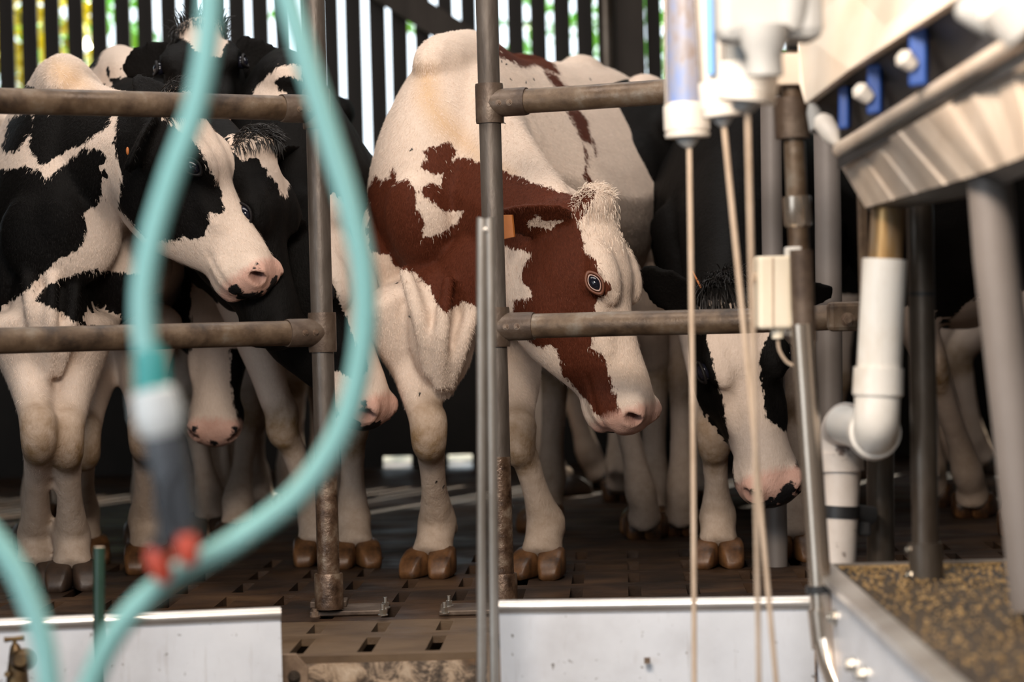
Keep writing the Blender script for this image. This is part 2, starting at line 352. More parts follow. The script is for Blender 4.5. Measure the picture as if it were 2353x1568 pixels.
# ------------------------------------------------------------------ cattle
class Flesh:
    """closed lofts and lumps that are fused into one continuous skin"""
    def __init__(s): s.V = []; s.F = []; s.R = []; s.n = 0
    def add(s, V, F, region):
        s.V.append(np.asarray(V, float)); s.F += [tuple(i + s.n for i in f) for f in F]
        s.R += [region] * len(V); s.n += len(V)
    def loft(s, secs, up, region, seg=22, sub=5, tip=0.6):
        """secs: (x,y,z, half width, top, bottom, taper); up: vector or one per section"""
        S = np.asarray(secs, float)
        U = np.asarray(up, float)
        if U.ndim == 1: U = np.repeat(U[None], len(S), 0)
        Q = catmull(np.hstack([S, U]), sub)
        P = Q[:, :3]; T = np.gradient(P, axis=0); T /= np.linalg.norm(T, axis=1)[:, None] + 1e-9
        th = np.linspace(0, 2 * np.pi, seg, endpoint=False); c, sn = np.cos(th), np.sin(th)
        rings = []
        for i in range(len(P)):
            u = Q[i, 7:10]; side = nrm(np.cross(u, T[i])); u = np.cross(T[i], side)
            a, bt, bb, tp = np.maximum(Q[i, 3:7], [1e-3, 1e-3, 1e-3, -1])
            h = np.where(sn > 0, bt, bb) * sn
            wd = a * c * np.where(sn > 0, 1 - tp * sn, 1 + 0.25 * tp * sn)
            rings.append(P[i] + wd[:, None] * side + h[:, None] * u)
        # rounded ends
        for end, nb in ((0, 1), (-1, -2)):
            ctr = rings[end].mean(0); d = T[end] * (-1 if end == 0 else 1)
            rad = np.linalg.norm(rings[end] - ctr, axis=1).mean() * tip
            caps = [ctr + (rings[end] - ctr) * math.cos(k) + d * rad * math.sin(k) for k in (0.5, 1.0, 1.4)]
            if end == 0: rings = caps[::-1] + rings
            else: rings = rings + caps
        s.add(np.vstack(rings), ring_faces(len(rings), seg), region)
    def lump(s, c, r, axes, region, nu=16, nv=10):
        A = np.asarray(axes, float); V = []
        for j in range(nv + 1):
            ph = -np.pi / 2 + np.pi * j / nv
            ph = max(-1.5, min(1.5, ph))
            for i in range(nu):
                t = 2 * np.pi * i / nu
                V.append(np.asarray(c) + A[0] * r[0] * math.cos(ph) * math.cos(t) + A[1] * r[1] * math.cos(ph) * math.sin(t) + A[2] * r[2] * math.sin(ph))
        s.add(V, ring_faces(nv + 1, nu), region)
    def fuse(s, voxel, smooth=5):
        me = bpy.data.meshes.new('tmp'); me.from_pydata([tuple(v) for v in np.vstack(s.V)], [], s.F); me.update()
        o = bpy.data.objects.new('tmp', me); COL.objects.link(o)
        m = o.modifiers.new('r', 'REMESH'); m.mode = 'VOXEL'; m.voxel_size = voxel; m.use_smooth_shade = True
        k = o.modifiers.new('s', 'SMOOTH'); k.factor = 0.5; k.iterations = smooth
        dg = bpy.context.evaluated_depsgraph_get(); dg.update()
        out = bpy.data.meshes.new_from_object(o.evaluated_get(dg))
        bpy.data.objects.remove(o); bpy.data.meshes.remove(me)
        return out
REG = dict(body=0, neck=1, head=2, ear=3, legr=4, legl=5, hind=6, tail=7)

def polysd(P, poly):
    """signed distance of points to a polygon, positive inside"""
    poly = np.asarray(poly, float); d = np.full(len(P), 1e9); ins = np.zeros(len(P), bool)
    for i in range(len(poly)):
        a = poly[i]; b = poly[(i + 1) % len(poly)]; e = b - a
        t = np.clip(((P - a) @ e) / (e @ e + 1e-12), 0, 1)
        d = np.minimum(d, np.linalg.norm(P - a - t[:, None] * e, axis=1))
        if abs(e[1]) > 1e-12:
            c = ((a[1] <= P[:, 1]) != (b[1] <= P[:, 1])) & (P[:, 0] < a[0] + (P[:, 1] - a[1]) * e[0] / e[1])
            ins ^= c
    return np.where(ins, d, -d)

def claw_mesh():
    """one toe of a cloven hoof, toe along +x, sole on z=0"""
    secs = [(-0.054, 0.024, 0.045), (-0.035, 0.031, 0.070), (-0.005, 0.034, 0.072), (0.02, 0.034, 0.064), (0.045, 0.031, 0.050), (0.062, 0.026, 0.034), (0.070, 0.018, 0.018)]
    V = []; seg = 14
    for x, wd, h in secs:
        for k in range(seg):
            t = 2 * np.pi * k / seg; c, s_ = math.cos(t), math.sin(t)
            V.append((x, wd * math.copysign(abs(c) ** 0.45, c), h / 2 + h / 2 * math.copysign(abs(s_) ** 0.32, s_)))
    me = bpy.data.meshes.new('hoof_claw'); me.from_pydata(V, [], ring_faces(len(secs), seg)); me.polygons.foreach_set('use_smooth', np.ones(len(me.polygons), bool))
    return me
CLAW = {}
for key in ('hoof', 'hoofdark'):
    CLAW[key] = claw_mesh(); CLAW[key].materials.append(M[key])
def eye_mesh():
    V = []; nu, nv = 18, 12
    for j in range(nv + 1):
        ph = max(-1.54, min(1.54, -np.pi / 2 + np.pi * j / nv))
        for i in range(nu):
            t = 2 * np.pi * i / nu; V.append((math.cos(ph) * math.cos(t), math.cos(ph) * math.sin(t), math.sin(ph)))
    me = bpy.data.meshes.new('eye'); me.from_pydata(V, [], ring_faces(nv + 1, nu)); me.polygons.foreach_set('use_smooth', np.ones(len(me.polygons), bool))
    me.materials.append(M['eye']); return me
EYE = eye_mesh()
def lid_mesh(matn, th=0.18):
    V = []; n, k = 24, 8
    for i in range(n):
        t = 2 * np.pi * i / n
        for j in range(k):
            p = 2 * np.pi * j / k
            rr = 1.0 + th * math.cos(p)
            V.append((1.32 * rr * math.cos(t), 0.80 * rr * math.sin(t) * (0.55 + 0.45 * abs(math.sin(t))), th * 1.2 * math.sin(p) - 0.22 * math.cos(t) ** 2))
    F = [(i * k + j, ((i + 1) % n) * k + j, ((i + 1) % n) * k + (j + 1) % k, i * k + (j + 1) % k) for i in range(n) for j in range(k)]
    me = bpy.data.meshes.new('eyelid'); me.from_pydata(V, [], F); me.polygons.foreach_set('use_smooth', np.ones(len(me.polygons), bool))
    me.materials.append(M[matn]); return me
M['lid_red'] = simple('reddish_brown_eyelid', [(0.3, (0.11, 0.035, 0.016)), (0.7, (0.17, 0.055, 0.026))], 20, 0.5)
M['lid_black'] = simple('black_eyelid', [(0.3, (0.006, 0.005, 0.005)), (0.7, (0.012, 0.01, 0.01))], 20, 0.5, spec=0.15)
M['lid_pale'] = simple('pink_eye_rim', [(0.3, (0.32, 0.2, 0.16)), (0.7, (0.45, 0.3, 0.26))], 20, 0.3)
LID = {k: lid_mesh(k) for k in ('lid_red', 'lid_black')}
RIM = lid_mesh('lid_pale', 0.10)

def tuft(c, mat, t0, t1, ymax, n, length, wd=0.0013, lift=0.30, seed=1, down=0.25):
    """forelock: fine tapering hairs rooted on the crown of the head, combed along the face"""
    r = np.random.default_rng(seed); V = []; F = []
    idx = np.where(c['ish'] & (c['ht'] > t0) & (c['ht'] < t1) & (np.abs(c['hy']) < ymax) & (c['hz'] > -0.02))[0]
    if len(idx) == 0: return
    ax, do, la = c['axis'], c['dorsal'], c['lat']
    for i in range(n):
        v = idx[r.integers(len(idx))]; root = c['co'][v] + r.normal(0, .004, 3) - do * 0.004
        back = 1.0 if c['ht'][v] > 0.02 else -0.1
        d0 = nrm(ax * back + do * (lift + 0.5 * (c['ht'][v] < 0.02)) + la * (c['hy'][v] * 4.0) + r.normal(0, .22, 3)); Lh = length * r.uniform(0.6, 1.15)
        side = nrm(np.cross(d0, r.normal(0, 1, 3))); p = root.copy(); dd = d0.copy(); o = len(V)
        for k in range(5):
            t = k / 4; wv = wd * (1 - t) ** 0.7 + 0.0003; up = nrm(np.cross(dd, side))
            V += [p + side * wv, p - side * wv * 0.5 + up * wv * 0.8, p - side * wv * 0.5 - up * wv * 0.8]
            p = p + dd * Lh / 4; dd = nrm(dd - do * 0.16 + ax * 0.12 + np.array([0, 0, -down * 0.5]))
        F += [(o + 3 * k + a, o + 3 * k + (a + 1) % 3, o + 3 * k + 3 + (a + 1) % 3, o + 3 * k + 3 + a) for k in range(4) for a in range(3)]
    o = link('poll_hair', V, F, mat, c['root']); o['kind'] = 'stuff'
    return o

def cow(label, base, yaw, s=1.0, poll=None, axis=None, dorsal=None, headlen=0.56, feet=None, knees=None, voxel=0.012,
        coat='coat_black', base_dark=None, patches=(), nose=(), pink_t=0.9, ears=None, eyelid='lid_black', hoof='hoof', shoulders=None,
        group=None, hindfeet=None, neckpull=(0.30, 0.22), udder=False, belly=1.0, neckw=1.0, earlen=0.19, dewlap=None, tailon=True, local=(), extra=(), cream=(), ridge=None, folds=()):
    """one animal: base = ground point under the middle of the trunk, yaw = heading in degrees,
    poll / axis / dorsal = where the crown of the head is, where the face points, where the forehead looks"""
    root = thing('cow', label, 'cow', group=group)
    ya = math.radians(yaw); f = np.array([math.cos(ya), math.sin(ya), 0]); l = np.array([-f[1], f[0], 0]); z = np.array([0, 0, 1.0])
    B = np.array([base[0], base[1], 0.0])
    L = lambda x, y, h: B + s * (f * x + l * y + z * h)
    fl = Flesh()
    # trunk
    tr = [(-0.93, 1.10, .10, .13, .14, .1), (-0.84, 1.10, .20, .27, .26, .1), (-0.66, 1.10, .26, .315, .34, .18), (-0.45, 1.06, .29, .355, .38, .30),
          (-0.2, 1.00, .35 * belly, .40, .41 * belly, .42), (0.08, 0.98, .365 * belly, .405, .39 * belly, .45), (0.32, 1.0, .325, .40, .34, .46),
          (0.50, 1.03, .27, .405, .34, .50), (0.66, 1.01, .225, .33, .32, .35), (0.80, 0.96, .16, .22, .24, .2), (0.88, 0.93, .09, .12, .15, .1)]
    fl.loft([(*L(x, 0, h), s * a, s * t_, s * b_, tp) for x, h, a, t_, b_, tp in tr], z, 'body', seg=30)
    for sg in (-1, 1):
        fl.lump(L(-0.47, sg * 0.215, 1.31), s * np.array([.12, .06, .055]), (f, l, z), 'body')          # hook bones
        fl.lump(L(-0.86, sg * 0.12, 1.25), s * np.array([.08, .05, .05]), (f, l, z), 'body')            # pin bones
        fl.lump(L(0.52, sg * 0.165, 1.03), s * np.array([.15, .09, .27]), (nrm(f - 0.2 * z), nrm(l + sg * 0.30 * z), nrm(z + 0.2 * f - sg * 0.30 * l)), 'body')   # shoulder blade
        fl.lump(L(0.68, sg * 0.15, 0.86), s * np.array([.12, .085, .15]), (f, l, z), 'body')            # point of shoulder
    fl.lump(L(0.77, 0, 0.74), s * np.array([.13, .07, .14]), (f, l, z), 'body')                        # brisket
    fl.lump(L(0.42, 0, 1.22), s * np.array([.30, .17, .15]), (f, l, z), 'body'); fl.lump(L(0.48, 0, 1.32), s * np.array([.34, .095, .105]), (f, l, z), 'body')                        # withers
    for c_, r_, rg_ in extra: fl.lump(c_, np.array(r_), (f, l, z), rg_)
    if udder:
        fl.lump(L(-0.52, 0, 0.62), s * np.array([.20, .17, .17]), (f, l, z), 'body')
    # head frame
    if poll is None: poll = L(1.12, 0, 1.22); axis = f * 0.75 - z * 0.66; dorsal = z + f * 0.4
    axis = nrm(axis); dorsal = np.asarray(dorsal, float); dorsal = nrm(dorsal - axis * dorsal.dot(axis)); lat = np.cross(dorsal, axis)
    poll = np.asarray(poll, float); k = headlen / 0.56; HL = headlen
    H = lambda t, y, h: poll + axis * t * HL + lat * y * k + dorsal * h * k
    hs = [(0.0, .02, -.17, .070), (.06, .05, -.22, .095), (.16, .058, -.265, .112), (.27, .052, -.300, .118), (.38, .040, -.305, .113), (.48, .026, -.285, .098),
          (.60, .012, -.240, .082), (.72, .004, -.198, .074), (.82, .002, -.178, .077), (.90, -.006, -.172, .084), (.955, -.020, -.160, .080), (.985, -.040, -.14, .062)]
    fl.loft([(*H(t, 0, tp - 0.44 * (tp - bt)), wd * k, 0.44 * (tp - bt) * k, 0.56 * (tp - bt) * k, 0.12) for t, tp, bt, wd in hs], dorsal, 'head', seg=28, tip=0.45)
    A3 = (axis, lat, dorsal)
    for sg in (-1, 1):
        fl.lump(H(.33, sg * .070, .004), k * np.array([.090, .040, .040]), A3, 'head')       # brow
        fl.lump(H(.335, sg * .066, -.150), k * np.array([.125, .052, .120]), A3, 'head')      # cheek
        fl.lump(H(.47, sg * .060, -.060), k * np.array([.14, .032, .04]), A3, 'head')          # face crest
        fl.lump(H(.935, sg * .052, -.048), k * np.array([.042, .034, .040]), A3, 'head')      # nostril wing
        fl.lump(H(.86, sg * .045, -.105), k * np.array([.075, .045, .048]), A3, 'head')       # lip
    fl.lump(H(.93, 0, -.075), k * np.array([.050, .075, .060]), A3, 'head')
    fl.lump(H(.87, 0, -.155), k * np.array([.065, .052, .032]), A3, 'head')                   # chin
    fl.lump(H(.03, 0, .020), k * np.array([.055, .075, .045]), A3, 'head')                    # poll knob
    # neck
    n0 = L(0.36, 0, 1.12); n3 = H(.10, 0, -.10)
    nb = -axis * 0.35 - dorsal * 0.95
    n1 = n0 + f * neckpull[0] * s + z * 0.02; n2 = n3 + nrm(nb * 0.5 + (n0 - n3) * 0.9) * neckpull[1] * s
    secs = []; ups = []
    for t, a, bt, bb in ((0, .20, .25, .30), (.18, .20, .255, .33), (.36, .185, .235, .32), (.55, .155, .20, .27), (.74, .125, .165, .205), (.9, .108, .135, .165), (1.0, .095, .10, .13)):
        p = (1 - t) ** 3 * n0 + 3 * (1 - t) ** 2 * t * n1 + 3 * (1 - t) * t * t * n2 + t ** 3 * n3
        secs.append((*p, a * s * neckw, bt * s * neckw, bb * s * neckw, 0.38)); u = nrm(z * (1 - t) + (dorsal * 0.55 - axis * 0.5 + z * 0.35) * t); ups.append(u)
    fl.loft(secs, np.array(ups), 'neck', seg=26)
    for fo in folds:
        fl.loft([(*p, r_, r_, r_, 0) for p, r_ in fo], nrm(f + 0.1 * l), 'body', seg=12)
    if ridge is not None:
        fl.loft([(*p, r_, r_, r_, 0) for p, r_ in ridge], z, 'neck', seg=14)
    if dewlap is not None:
        D = np.asarray(dewlap, float)
        fl.loft([(*p, .022 * s, .06 * s, .06 * s, 0) for p in D], nrm(np.cross(D[-1] - D[0], l)) if len(D) > 1 else z, 'neck', seg=14)
    # front legs: right (-) then left (+)
    feet = feet or [L(.52, -.15, 0), L(.52, .15, 0)]; knees = knees or [None, None]; shoulders = shoulders or [None, None]
    kneepts = []; footinfo = []
    for i, sg in enumerate((-1, 1)):
        ft = np.asarray(feet[i], float); ft = np.array([ft[0], ft[1], 0.0])
        sh = L(.60, sg * .18, .93) if shoulders[i] is None else np.asarray(shoulders[i], float)
        kn = np.array([*(0.62 * ft[:2] + 0.38 * (L(.52, sg * .17, 0))[:2]), 0.41 * s]) if knees[i] is None else np.asarray(knees[i], float)
        el = 0.55 * sh + 0.45 * kn - f * 0.05 * s
        fe = ft + np.array([0, 0, .135 * s]) - f * 0.025 * s; top = kn * 0.22 + fe * 0.78
        rr = [(sh, .105, .125), (el, .068, .092), (0.5 * el + 0.5 * kn, .050, .062), (0.2 * el + 0.8 * kn, .046, .050), (kn + z * 0.02, .049, .053), (kn - z * 0.035 * s, .046, .048),
              (0.74 * kn + 0.26 * fe, .037, .038), (0.4 * kn + 0.6 * fe, .034, .036), (0.15 * kn + 0.85 * fe, .043, .045), (fe, .053, .055), (ft + z * .095 * s - f * 0.005, .049, .052), (ft + z * .06 + f * 0.012, .057, .060)]
        fl.loft([(*p, a * s, b * s, b * s, 0) for p, a, b in rr], f, 'legr' if sg < 0 else 'legl', seg=18, tip=0.3)
        for q in (-1, 1): fl.lump(fe - f * 0.055 * s + l * q * 0.025 * s - z * 0.02, np.array([.018, .016, .022]) * s, (f, l, z), 'legr' if sg < 0 else 'legl', 8, 6)
        kneepts.append(kn); footinfo.append((ft, f))
    # hind legs
    hindfeet = hindfeet or [L(-.60, -.17, 0), L(-.56, .17, 0)]
    for i, sg in enumerate((-1, 1)):
        ft = np.asarray(hindfeet[i], float); ft = np.array([ft[0], ft[1], 0.0]); off = ft - L(-.58, sg * .17, 0)
        P = lambda x, y, h, wgt: L(x, sg * y, h) + off * wgt
        rr = [(P(-.58, .16, 1.05, 0), .15, .22), (P(-.52, .185, .86, .05), .12, .19), (P(-.55, .18, .70, .2), .085, .13), (P(-.64, .17, .56, .45), .055, .075), (P(-.69, .165, .49, .55), .05, .062),
              (P(-.675, .165, .40, .65), .040, .048), (P(-.645, .168, .25, .85), .037, .04), (P(-.625, .17, .155, .95), .05, .052), (P(-.60, .17, .10, 1), .046, .05), (P(-.575, .17, .06, 1), .057, .060)]
        fl.loft([(*p, a * s, b * s, b * s, 0) for p, a, b in rr], f, 'hind', seg=18, tip=0.3)
        footinfo.append((ft + f * 0.01, f)); kneepts.append(P(-.69, .165, .49, .55))
    if tailon:
        fl.loft([(*L(-.90, 0, 1.24), .03, .03, .03, 0), (*L(-.985, 0, 1.16), .026, .026, .026, 0), (*L(-1.0, .01, .8), .02, .02, .02, 0), (*L(-.99, .02, .55), .03, .03, .03, 0), (*L(-.98, .02, .38), .012, .012, .012, 0)], f, 'tail', seg=10)
    # ears
    earw = []
    for i, sg in enumerate((-1, 1)):
        d = nrm(lat * sg * 0.95 - dorsal * 0.28 - axis * 0.12) if not ears or ears[i] is None else nrm(ears[i])
        b0 = H(.075, sg * .085, -.035); bn = nrm(dorsal * 0.4 + axis * 0.8 - d * d.dot(dorsal * 0.4 + axis * 0.8))
        wdir = nrm(np.cross(d, bn)); V = []; n = 9; seg = 12
        for j in range(n):
            t = j / (n - 1); wd = 0.068 * k * (math.sin(math.pi * min(1, 0.22 + 0.70 * t)) ** 0.8) * (1 if t < .9 else 0.75); p = b0 + d * t * earlen * k
            for q in range(seg):
                a = 2 * math.pi * q / seg; u = math.cos(a); V.append(p + wdir * wd * u + bn * (0.011 * math.sin(a) + (u * u - 0.4) * 0.011))
        fl.add(V, ring_faces(n, seg), 'ear'); earw.append((b0, d, bn, wdir))
    me = fl.fuse(voxel, int(6 * (0.012 / voxel) ** 2)); me.name = 'body'
    n = len(me.vertices); co = np.empty(n * 3); me.vertices.foreach_get('co', co); co = co.reshape(-1, 3)
    src = np.vstack(fl.V); kd = KDTree(len(src))
    for i, v in enumerate(src): kd.insert(v, i)
    kd.balance(); R = np.array(fl.R); reg = np.array([R[kd.find(v)[1]] for v in co])
    # face carving
    rel = (co - poll) / 1.0; ht = rel @ axis / HL; hy = rel @ lat / k; hz = rel @ dorsal / k
    ish = (reg == 'head')
    nost = np.zeros(n)
    for sg in (-1, 1):
        o_ = H(.93, sg * .035, -.055); rd = nrm(axis * 0.66 + lat * sg * 0.68 + dorsal * 0.20)
        al = (co - o_) @ rd; pp = np.linalg.norm(co - o_ - al[:, None] * rd, axis=1); cand = np.where(ish & (pp < .014) & (al > 0))[0]
        if len(cand) == 0: continue
        Nc = co[cand[np.argmax(al[cand])]] - poll
        q = np.stack([(rel - Nc) @ axis, (rel - Nc) @ lat, (rel - Nc) @ dorsal], 1)
        dd = np.sqrt((q[:, 0] / 1.2) ** 2 + (q[:, 1] / 1.0) ** 2 + ((q[:, 2] - 0.25 * q[:, 0]) / 0.75) ** 2)
        g = np.exp(-(dd / (.020 * k)) ** 4) * ish
        co -= (axis * 0.028 + lat * sg * 0.028)[None] * g[:, None]; nost = np.maximum(nost, g)
    mouth = np.exp(-((hz + .122 - 0.02 * (1 - ht) * 0) / .007) ** 2) * np.clip((ht - .70) / .06, 0, 1) * ish
    outw = lat[None] * np.sign(hy)[:, None] * 0.7 + axis[None] * np.clip((ht - .9) * 8, 0, 1)[:, None]
    co -= outw * (mouth * 0.009)[:, None]
    for sg in (-1, 1):
        ec = H(.375, sg * .113, -.008); dd = np.linalg.norm(co - ec, axis=1); nv = nrm(lat * sg + dorsal * 0.28)
        co += nv[None] * (0.008 * k * np.exp(-((dd - .034 * k) / (.010 * k)) ** 2) * ish)[:, None]
    me.vertices.foreach_set('co', co.ravel())
    # coat pattern: signed distances in metres
    dark = np.full(n, -0.06)
    bd = base_dark or {}
    for rname, val in bd.items(): dark[reg == rname] = val
    if bd.get('body', 0) > 0:
        for nm_ in ('legr', 'legl'): hm = reg == nm_; dark[hm] = np.clip(co[hm, 2] / s - 0.74, -0.06, 0.06)
    if 'hind' in bd: hm = reg == 'hind'; dark[hm] = np.clip(co[hm, 2] / s - 0.66, -0.06, 0.06)
    for op, regs, dep, poly in patches:  # patch outlines traced in image pixels, projected onto the skin along the camera ray
        pts = np.array([W(x, y, dep) for x, y in poly]); c = pts.mean(0); vd = (c - CP); yr = c[1]
        fx, fz = vd[0] / vd[1], vd[2] / vd[1]
        P2 = np.stack([co[:, 0] - (co[:, 1] - yr) * fx, co[:, 2] - (co[:, 1] - yr) * fz], 1)
        Q2 = np.stack([pts[:, 0] - (pts[:, 1] - yr) * fx, pts[:, 2] - (pts[:, 1] - yr) * fz], 1)
        sdv = polysd(P2, Q2); mk = np.isin(reg, regs) if regs else np.ones(n, bool)
        dark[mk] = np.maximum(dark[mk], sdv[mk]) if op == 'd' else np.minimum(dark[mk], -sdv[mk])
    lc = np.stack([(co - B) @ f, (co - B) @ l, co[:, 2]], 1) / s
    for op, regs, ctr, rad in local:
        sdv = (1 - np.linalg.norm((lc - np.array(ctr)) / np.array(rad), axis=1)) * min(rad); mk = np.isin(reg, regs) if regs else np.ones(n, bool)
        dark[mk] = np.maximum(dark[mk], sdv[mk]) if op == 'd' else np.minimum(dark[mk], -sdv[mk])
    pink = np.where(ish, (ht - pink_t) * HL - 0.05 * np.clip(-hz - .09, 0, 1), -0.1)
    spot = np.full(n, -0.1)
    for (t, y, h, rad) in nose:
        dd = np.linalg.norm(np.stack([(ht - t) * HL, hy - y, hz - h], 1), axis=1); spot = np.maximum(spot, rad - dd)
    tanv = np.zeros(n)
    for kp in kneepts:
        dd = np.linalg.norm((co - (kp - z * 0.02)) / np.array([1, 1, 1.45]), axis=1); tanv = np.maximum(tanv, np.exp(-(dd / (0.07 * s)) ** 4) * 1.0)
    lowleg = np.isin(reg, ['legr', 'legl', 'hind']); tanv = np.maximum(tanv, np.where(lowleg, np.clip((0.55 - co[:, 2]) * 1.1, 0, 0.42), 0))
    crm = np.zeros(n)
    for dep, poly in cream:
        pts = np.array([W(x, y, dep) for x, y in poly]); c = pts.mean(0); vd = (c - CP); yr = c[1]; fx, fz = vd[0] / vd[1], vd[2] / vd[1]
        P2 = np.stack([co[:, 0] - (co[:, 1] - yr) * fx, co[:, 2] - (co[:, 1] - yr) * fz], 1); Q2 = np.stack([pts[:, 0] - (pts[:, 1] - yr) * fx, pts[:, 2] - (pts[:, 1] - yr) * fz], 1)
        crm = np.maximum(crm, np.clip(polysd(P2, Q2) / 0.05 + 0.4, 0, 1))
    for nm, arr in (('cream', crm), ('dark', dark), ('pink', pink), ('spot', spot), ('tan', tanv), ('nostril', nost)):
        a = me.attributes.new(nm, 'FLOAT', 'POINT'); a.data.foreach_set('value', arr.astype(np.float32))
    me.materials.clear(); me.materials.append(M[coat]); me.polygons.foreach_set('use_smooth', np.ones(len(me.polygons), bool)); me.update()
    linkmesh('body', me, root)
    # hooves
    for ft, fd in footinfo:
        for q in (-1, 1):
            o = linkmesh('hoof_claw', CLAW[hoof], root); a = math.atan2(fd[1], fd[0]) + q * 0.16
            o.matrix_world = Matrix.Translation(Vector(ft + l * q * 0.0325 * s + f * 0.03)) @ Matrix.Rotation(a, 4, 'Z') @ Matrix.Diagonal((1.0 * s, 1.0 * s, 1.1 * s, 1))
    # eyes
    for sg in (-1, 1):
        c = H(.375, sg * .113, -.008); nv = nrm(lat * sg + dorsal * 0.28 + axis * 0.02)
        tx = nrm(axis * 0.95 + dorsal * 0.25 - nv * nv.dot(axis * 0.95 + dorsal * 0.25)); ty = np.cross(nv, tx)
        mw = Matrix(((tx[0], ty[0], nv[0], c[0]), (tx[1], ty[1], nv[1], c[1]), (tx[2], ty[2], nv[2], c[2]), (0, 0, 0, 1)))
        e = linkmesh('eye', EYE, root); e.matrix_world = mw @ Matrix.Diagonal((.0245 * k, .0185 * k, .0185 * k, 1))
        ld = linkmesh('eyelid', LID[eyelid], root); ld.matrix_world = mw @ Matrix.Translation((0, 0, .012 * k)) @ Matrix.Diagonal((.0225 * k, .0235 * k, .022 * k, 1))
        if eyelid == 'lid_red':
            rm = linkmesh('eye_rim', RIM, root); rm.matrix_world = mw @ Matrix.Translation((0, 0, .0155 * k)) @ Matrix.Diagonal((.0165 * k, .0165 * k, .012 * k, 1))
    return dict(root=root, co=co, ht=ht, hy=hy, hz=hz, ish=ish, H=H, L=L, lat=lat, axis=axis, dorsal=dorsal, me=me, ears=earw, f=f, l=l)

def fur(c, mats, n, length, wd, seed=1, ymax=None):
    """short coat hair as fine slivers on the skin, coloured like the patch they grow on"""
    r = np.random.default_rng(seed); me = c['me']; m = len(me.vertices)
    nor = np.empty(m * 3); me.vertices.foreach_get('normal', nor); nor = nor.reshape(-1, 3); co = c['co']
    dk = np.empty(m, np.float32); me.attributes['dark'].data.foreach_get('value', dk); pk = np.empty(m, np.float32); me.attributes['pink'].data.foreach_get('value', pk)
    tn = np.empty(m, np.float32); me.attributes['tan'].data.foreach_get('value', tn)
    ok = np.where((pk < -0.01) & (tn < 0.25) & (nor[:, 1] < 0.35) & (co[:, 2] > 0.30))[0]
    pick = ok[r.integers(len(ok), size=n)]
    N = nor[pick]; P = co[pick] + r.normal(0, .004, (n, 3)); P -= N * np.einsum('ij,ij->i', P - co[pick], N)[:, None]
    flow = np.where(c['ish'][pick][:, None], c['axis'][None] + 0.0 * N, (-c['f'] * 0.5 + np.array([0, 0, -1.0]))[None]) + r.normal(0, .22, (n, 3))
    T = flow - N * np.einsum('ij,ij->i', flow, N)[:, None]; T /= np.linalg.norm(T, axis=1)[:, None] + 1e-6
    S = np.cross(N, T); Lh = length * r.uniform(.55, 1.2, n)[:, None]; lift = r.uniform(.10, .38, n)[:, None]
    a = P - S * wd - N * .001; b = P + S * wd - N * .001; mid = P + T * Lh * .5 + N * Lh * .5 * lift * 1.2; tip = P + T * Lh + N * Lh * lift * .8
    jit = dk[pick] + r.normal(0, .004, n)
    for nm, sel in (('dark_hair', jit > 0), ('pale_hair', jit <= 0)):
        i = np.where(sel)[0]; k = len(i)
        if k == 0: continue
        V = np.stack([a[i], b[i], mid[i] - S[i] * wd * .7, mid[i] + S[i] * wd * .7, tip[i]], 1).reshape(-1, 3)
        mesh = bpy.data.meshes.new(nm); F = []
        base = np.arange(k) * 5
        loops = np.stack([base, base + 1, base + 3, base, base + 3, base + 2, base + 2, base + 3, base + 4], 1).ravel()
        mesh.vertices.add(5 * k); mesh.vertices.foreach_set('co', V.ravel()); mesh.loops.add(len(loops)); mesh.loops.foreach_set('vertex_index', loops)
        mesh.polygons.add(3 * k); mesh.polygons.foreach_set('loop_start', np.arange(3 * k) * 3); mesh.update(); mesh.validate()
        mesh.materials.append(M[mats[0] if nm == 'dark_hair' else mats[1]])
        o = linkmesh('coat_hair', mesh, c['root']); o['kind'] = 'stuff'
M['fur_red'] = simple('red_brown_hair', [(0.3, (0.075, 0.018, 0.008)), (0.7, (0.13, 0.036, 0.017))], 60, 0.6, spec=0.1)
M['fur_white'] = simple('cream_white_hair', [(0.3, (0.72, 0.56, 0.45)), (0.7, (0.84, 0.7, 0.59))], 60, 0.6, spec=0.1)
M['fur_black'] = simple('black_hair', [(0.3, (0.006, 0.005, 0.0045)), (0.7, (0.014, 0.012, 0.011))], 60, 0.6, spec=0.1)

# ------------------------------------------------------------------ the setting
WALLY = 11.5
# slatted floor: precast rows with slanting slots
SH = 0.04       # slots lean this much sideways per metre of depth
def slat_row(y0, y1, mat='slat', x0=-3.0, x1=3.2, pitch=0.146, slot=0.032, th=0.12, phase=0.0):
    V = []; F = []
    e = 0.045; ya, yb = y0 + e, y1 - e
    def blk(ax, bx, cy, dy):
        o = len(V)
        for (yy, xs) in ((cy, (ax, bx)), (dy, (ax, bx))):
            for zz in (-th, 0.0):
                for x in xs: V.append((x + SH * (yy - 6.0), yy, zz))
        F.extend([tuple(o + i for i in q) for q in ((0, 1, 3, 2), (4, 6, 7, 5), (0, 4, 5, 1), (2, 3, 7, 6), (0, 2, 6, 4), (1, 5, 7, 3))])
    blk(x0, x1, y0 + 0.002, ya); blk(x0, x1, yb, y1 - 0.002)
    k = math.ceil((x0 + phase) / pitch)
    x = x0
    while x < x1 - 0.001:
        nx = min(k * pitch - phase, x1)
        if nx > x + 0.01: blk(x, nx - slot / 2 if nx < x1 else x1, ya, yb)
        x = nx + slot / 2; k += 1
    return link('concrete_slat', V, F, mat, None, smooth=False)
fy0 = float(G(870, 1505)[1])
floor = structure(box('floor', (0.1, (fy0 + WALLY) / 2 + 0.35, -0.42), (9.0, WALLY - fy0 + 0.6, 0.04), 'darkwall'))
floor['label'] = 'slatted concrete cow standing above a dark channel'
edges = [fy0, fy0 + 0.33, fy0 + 0.59]
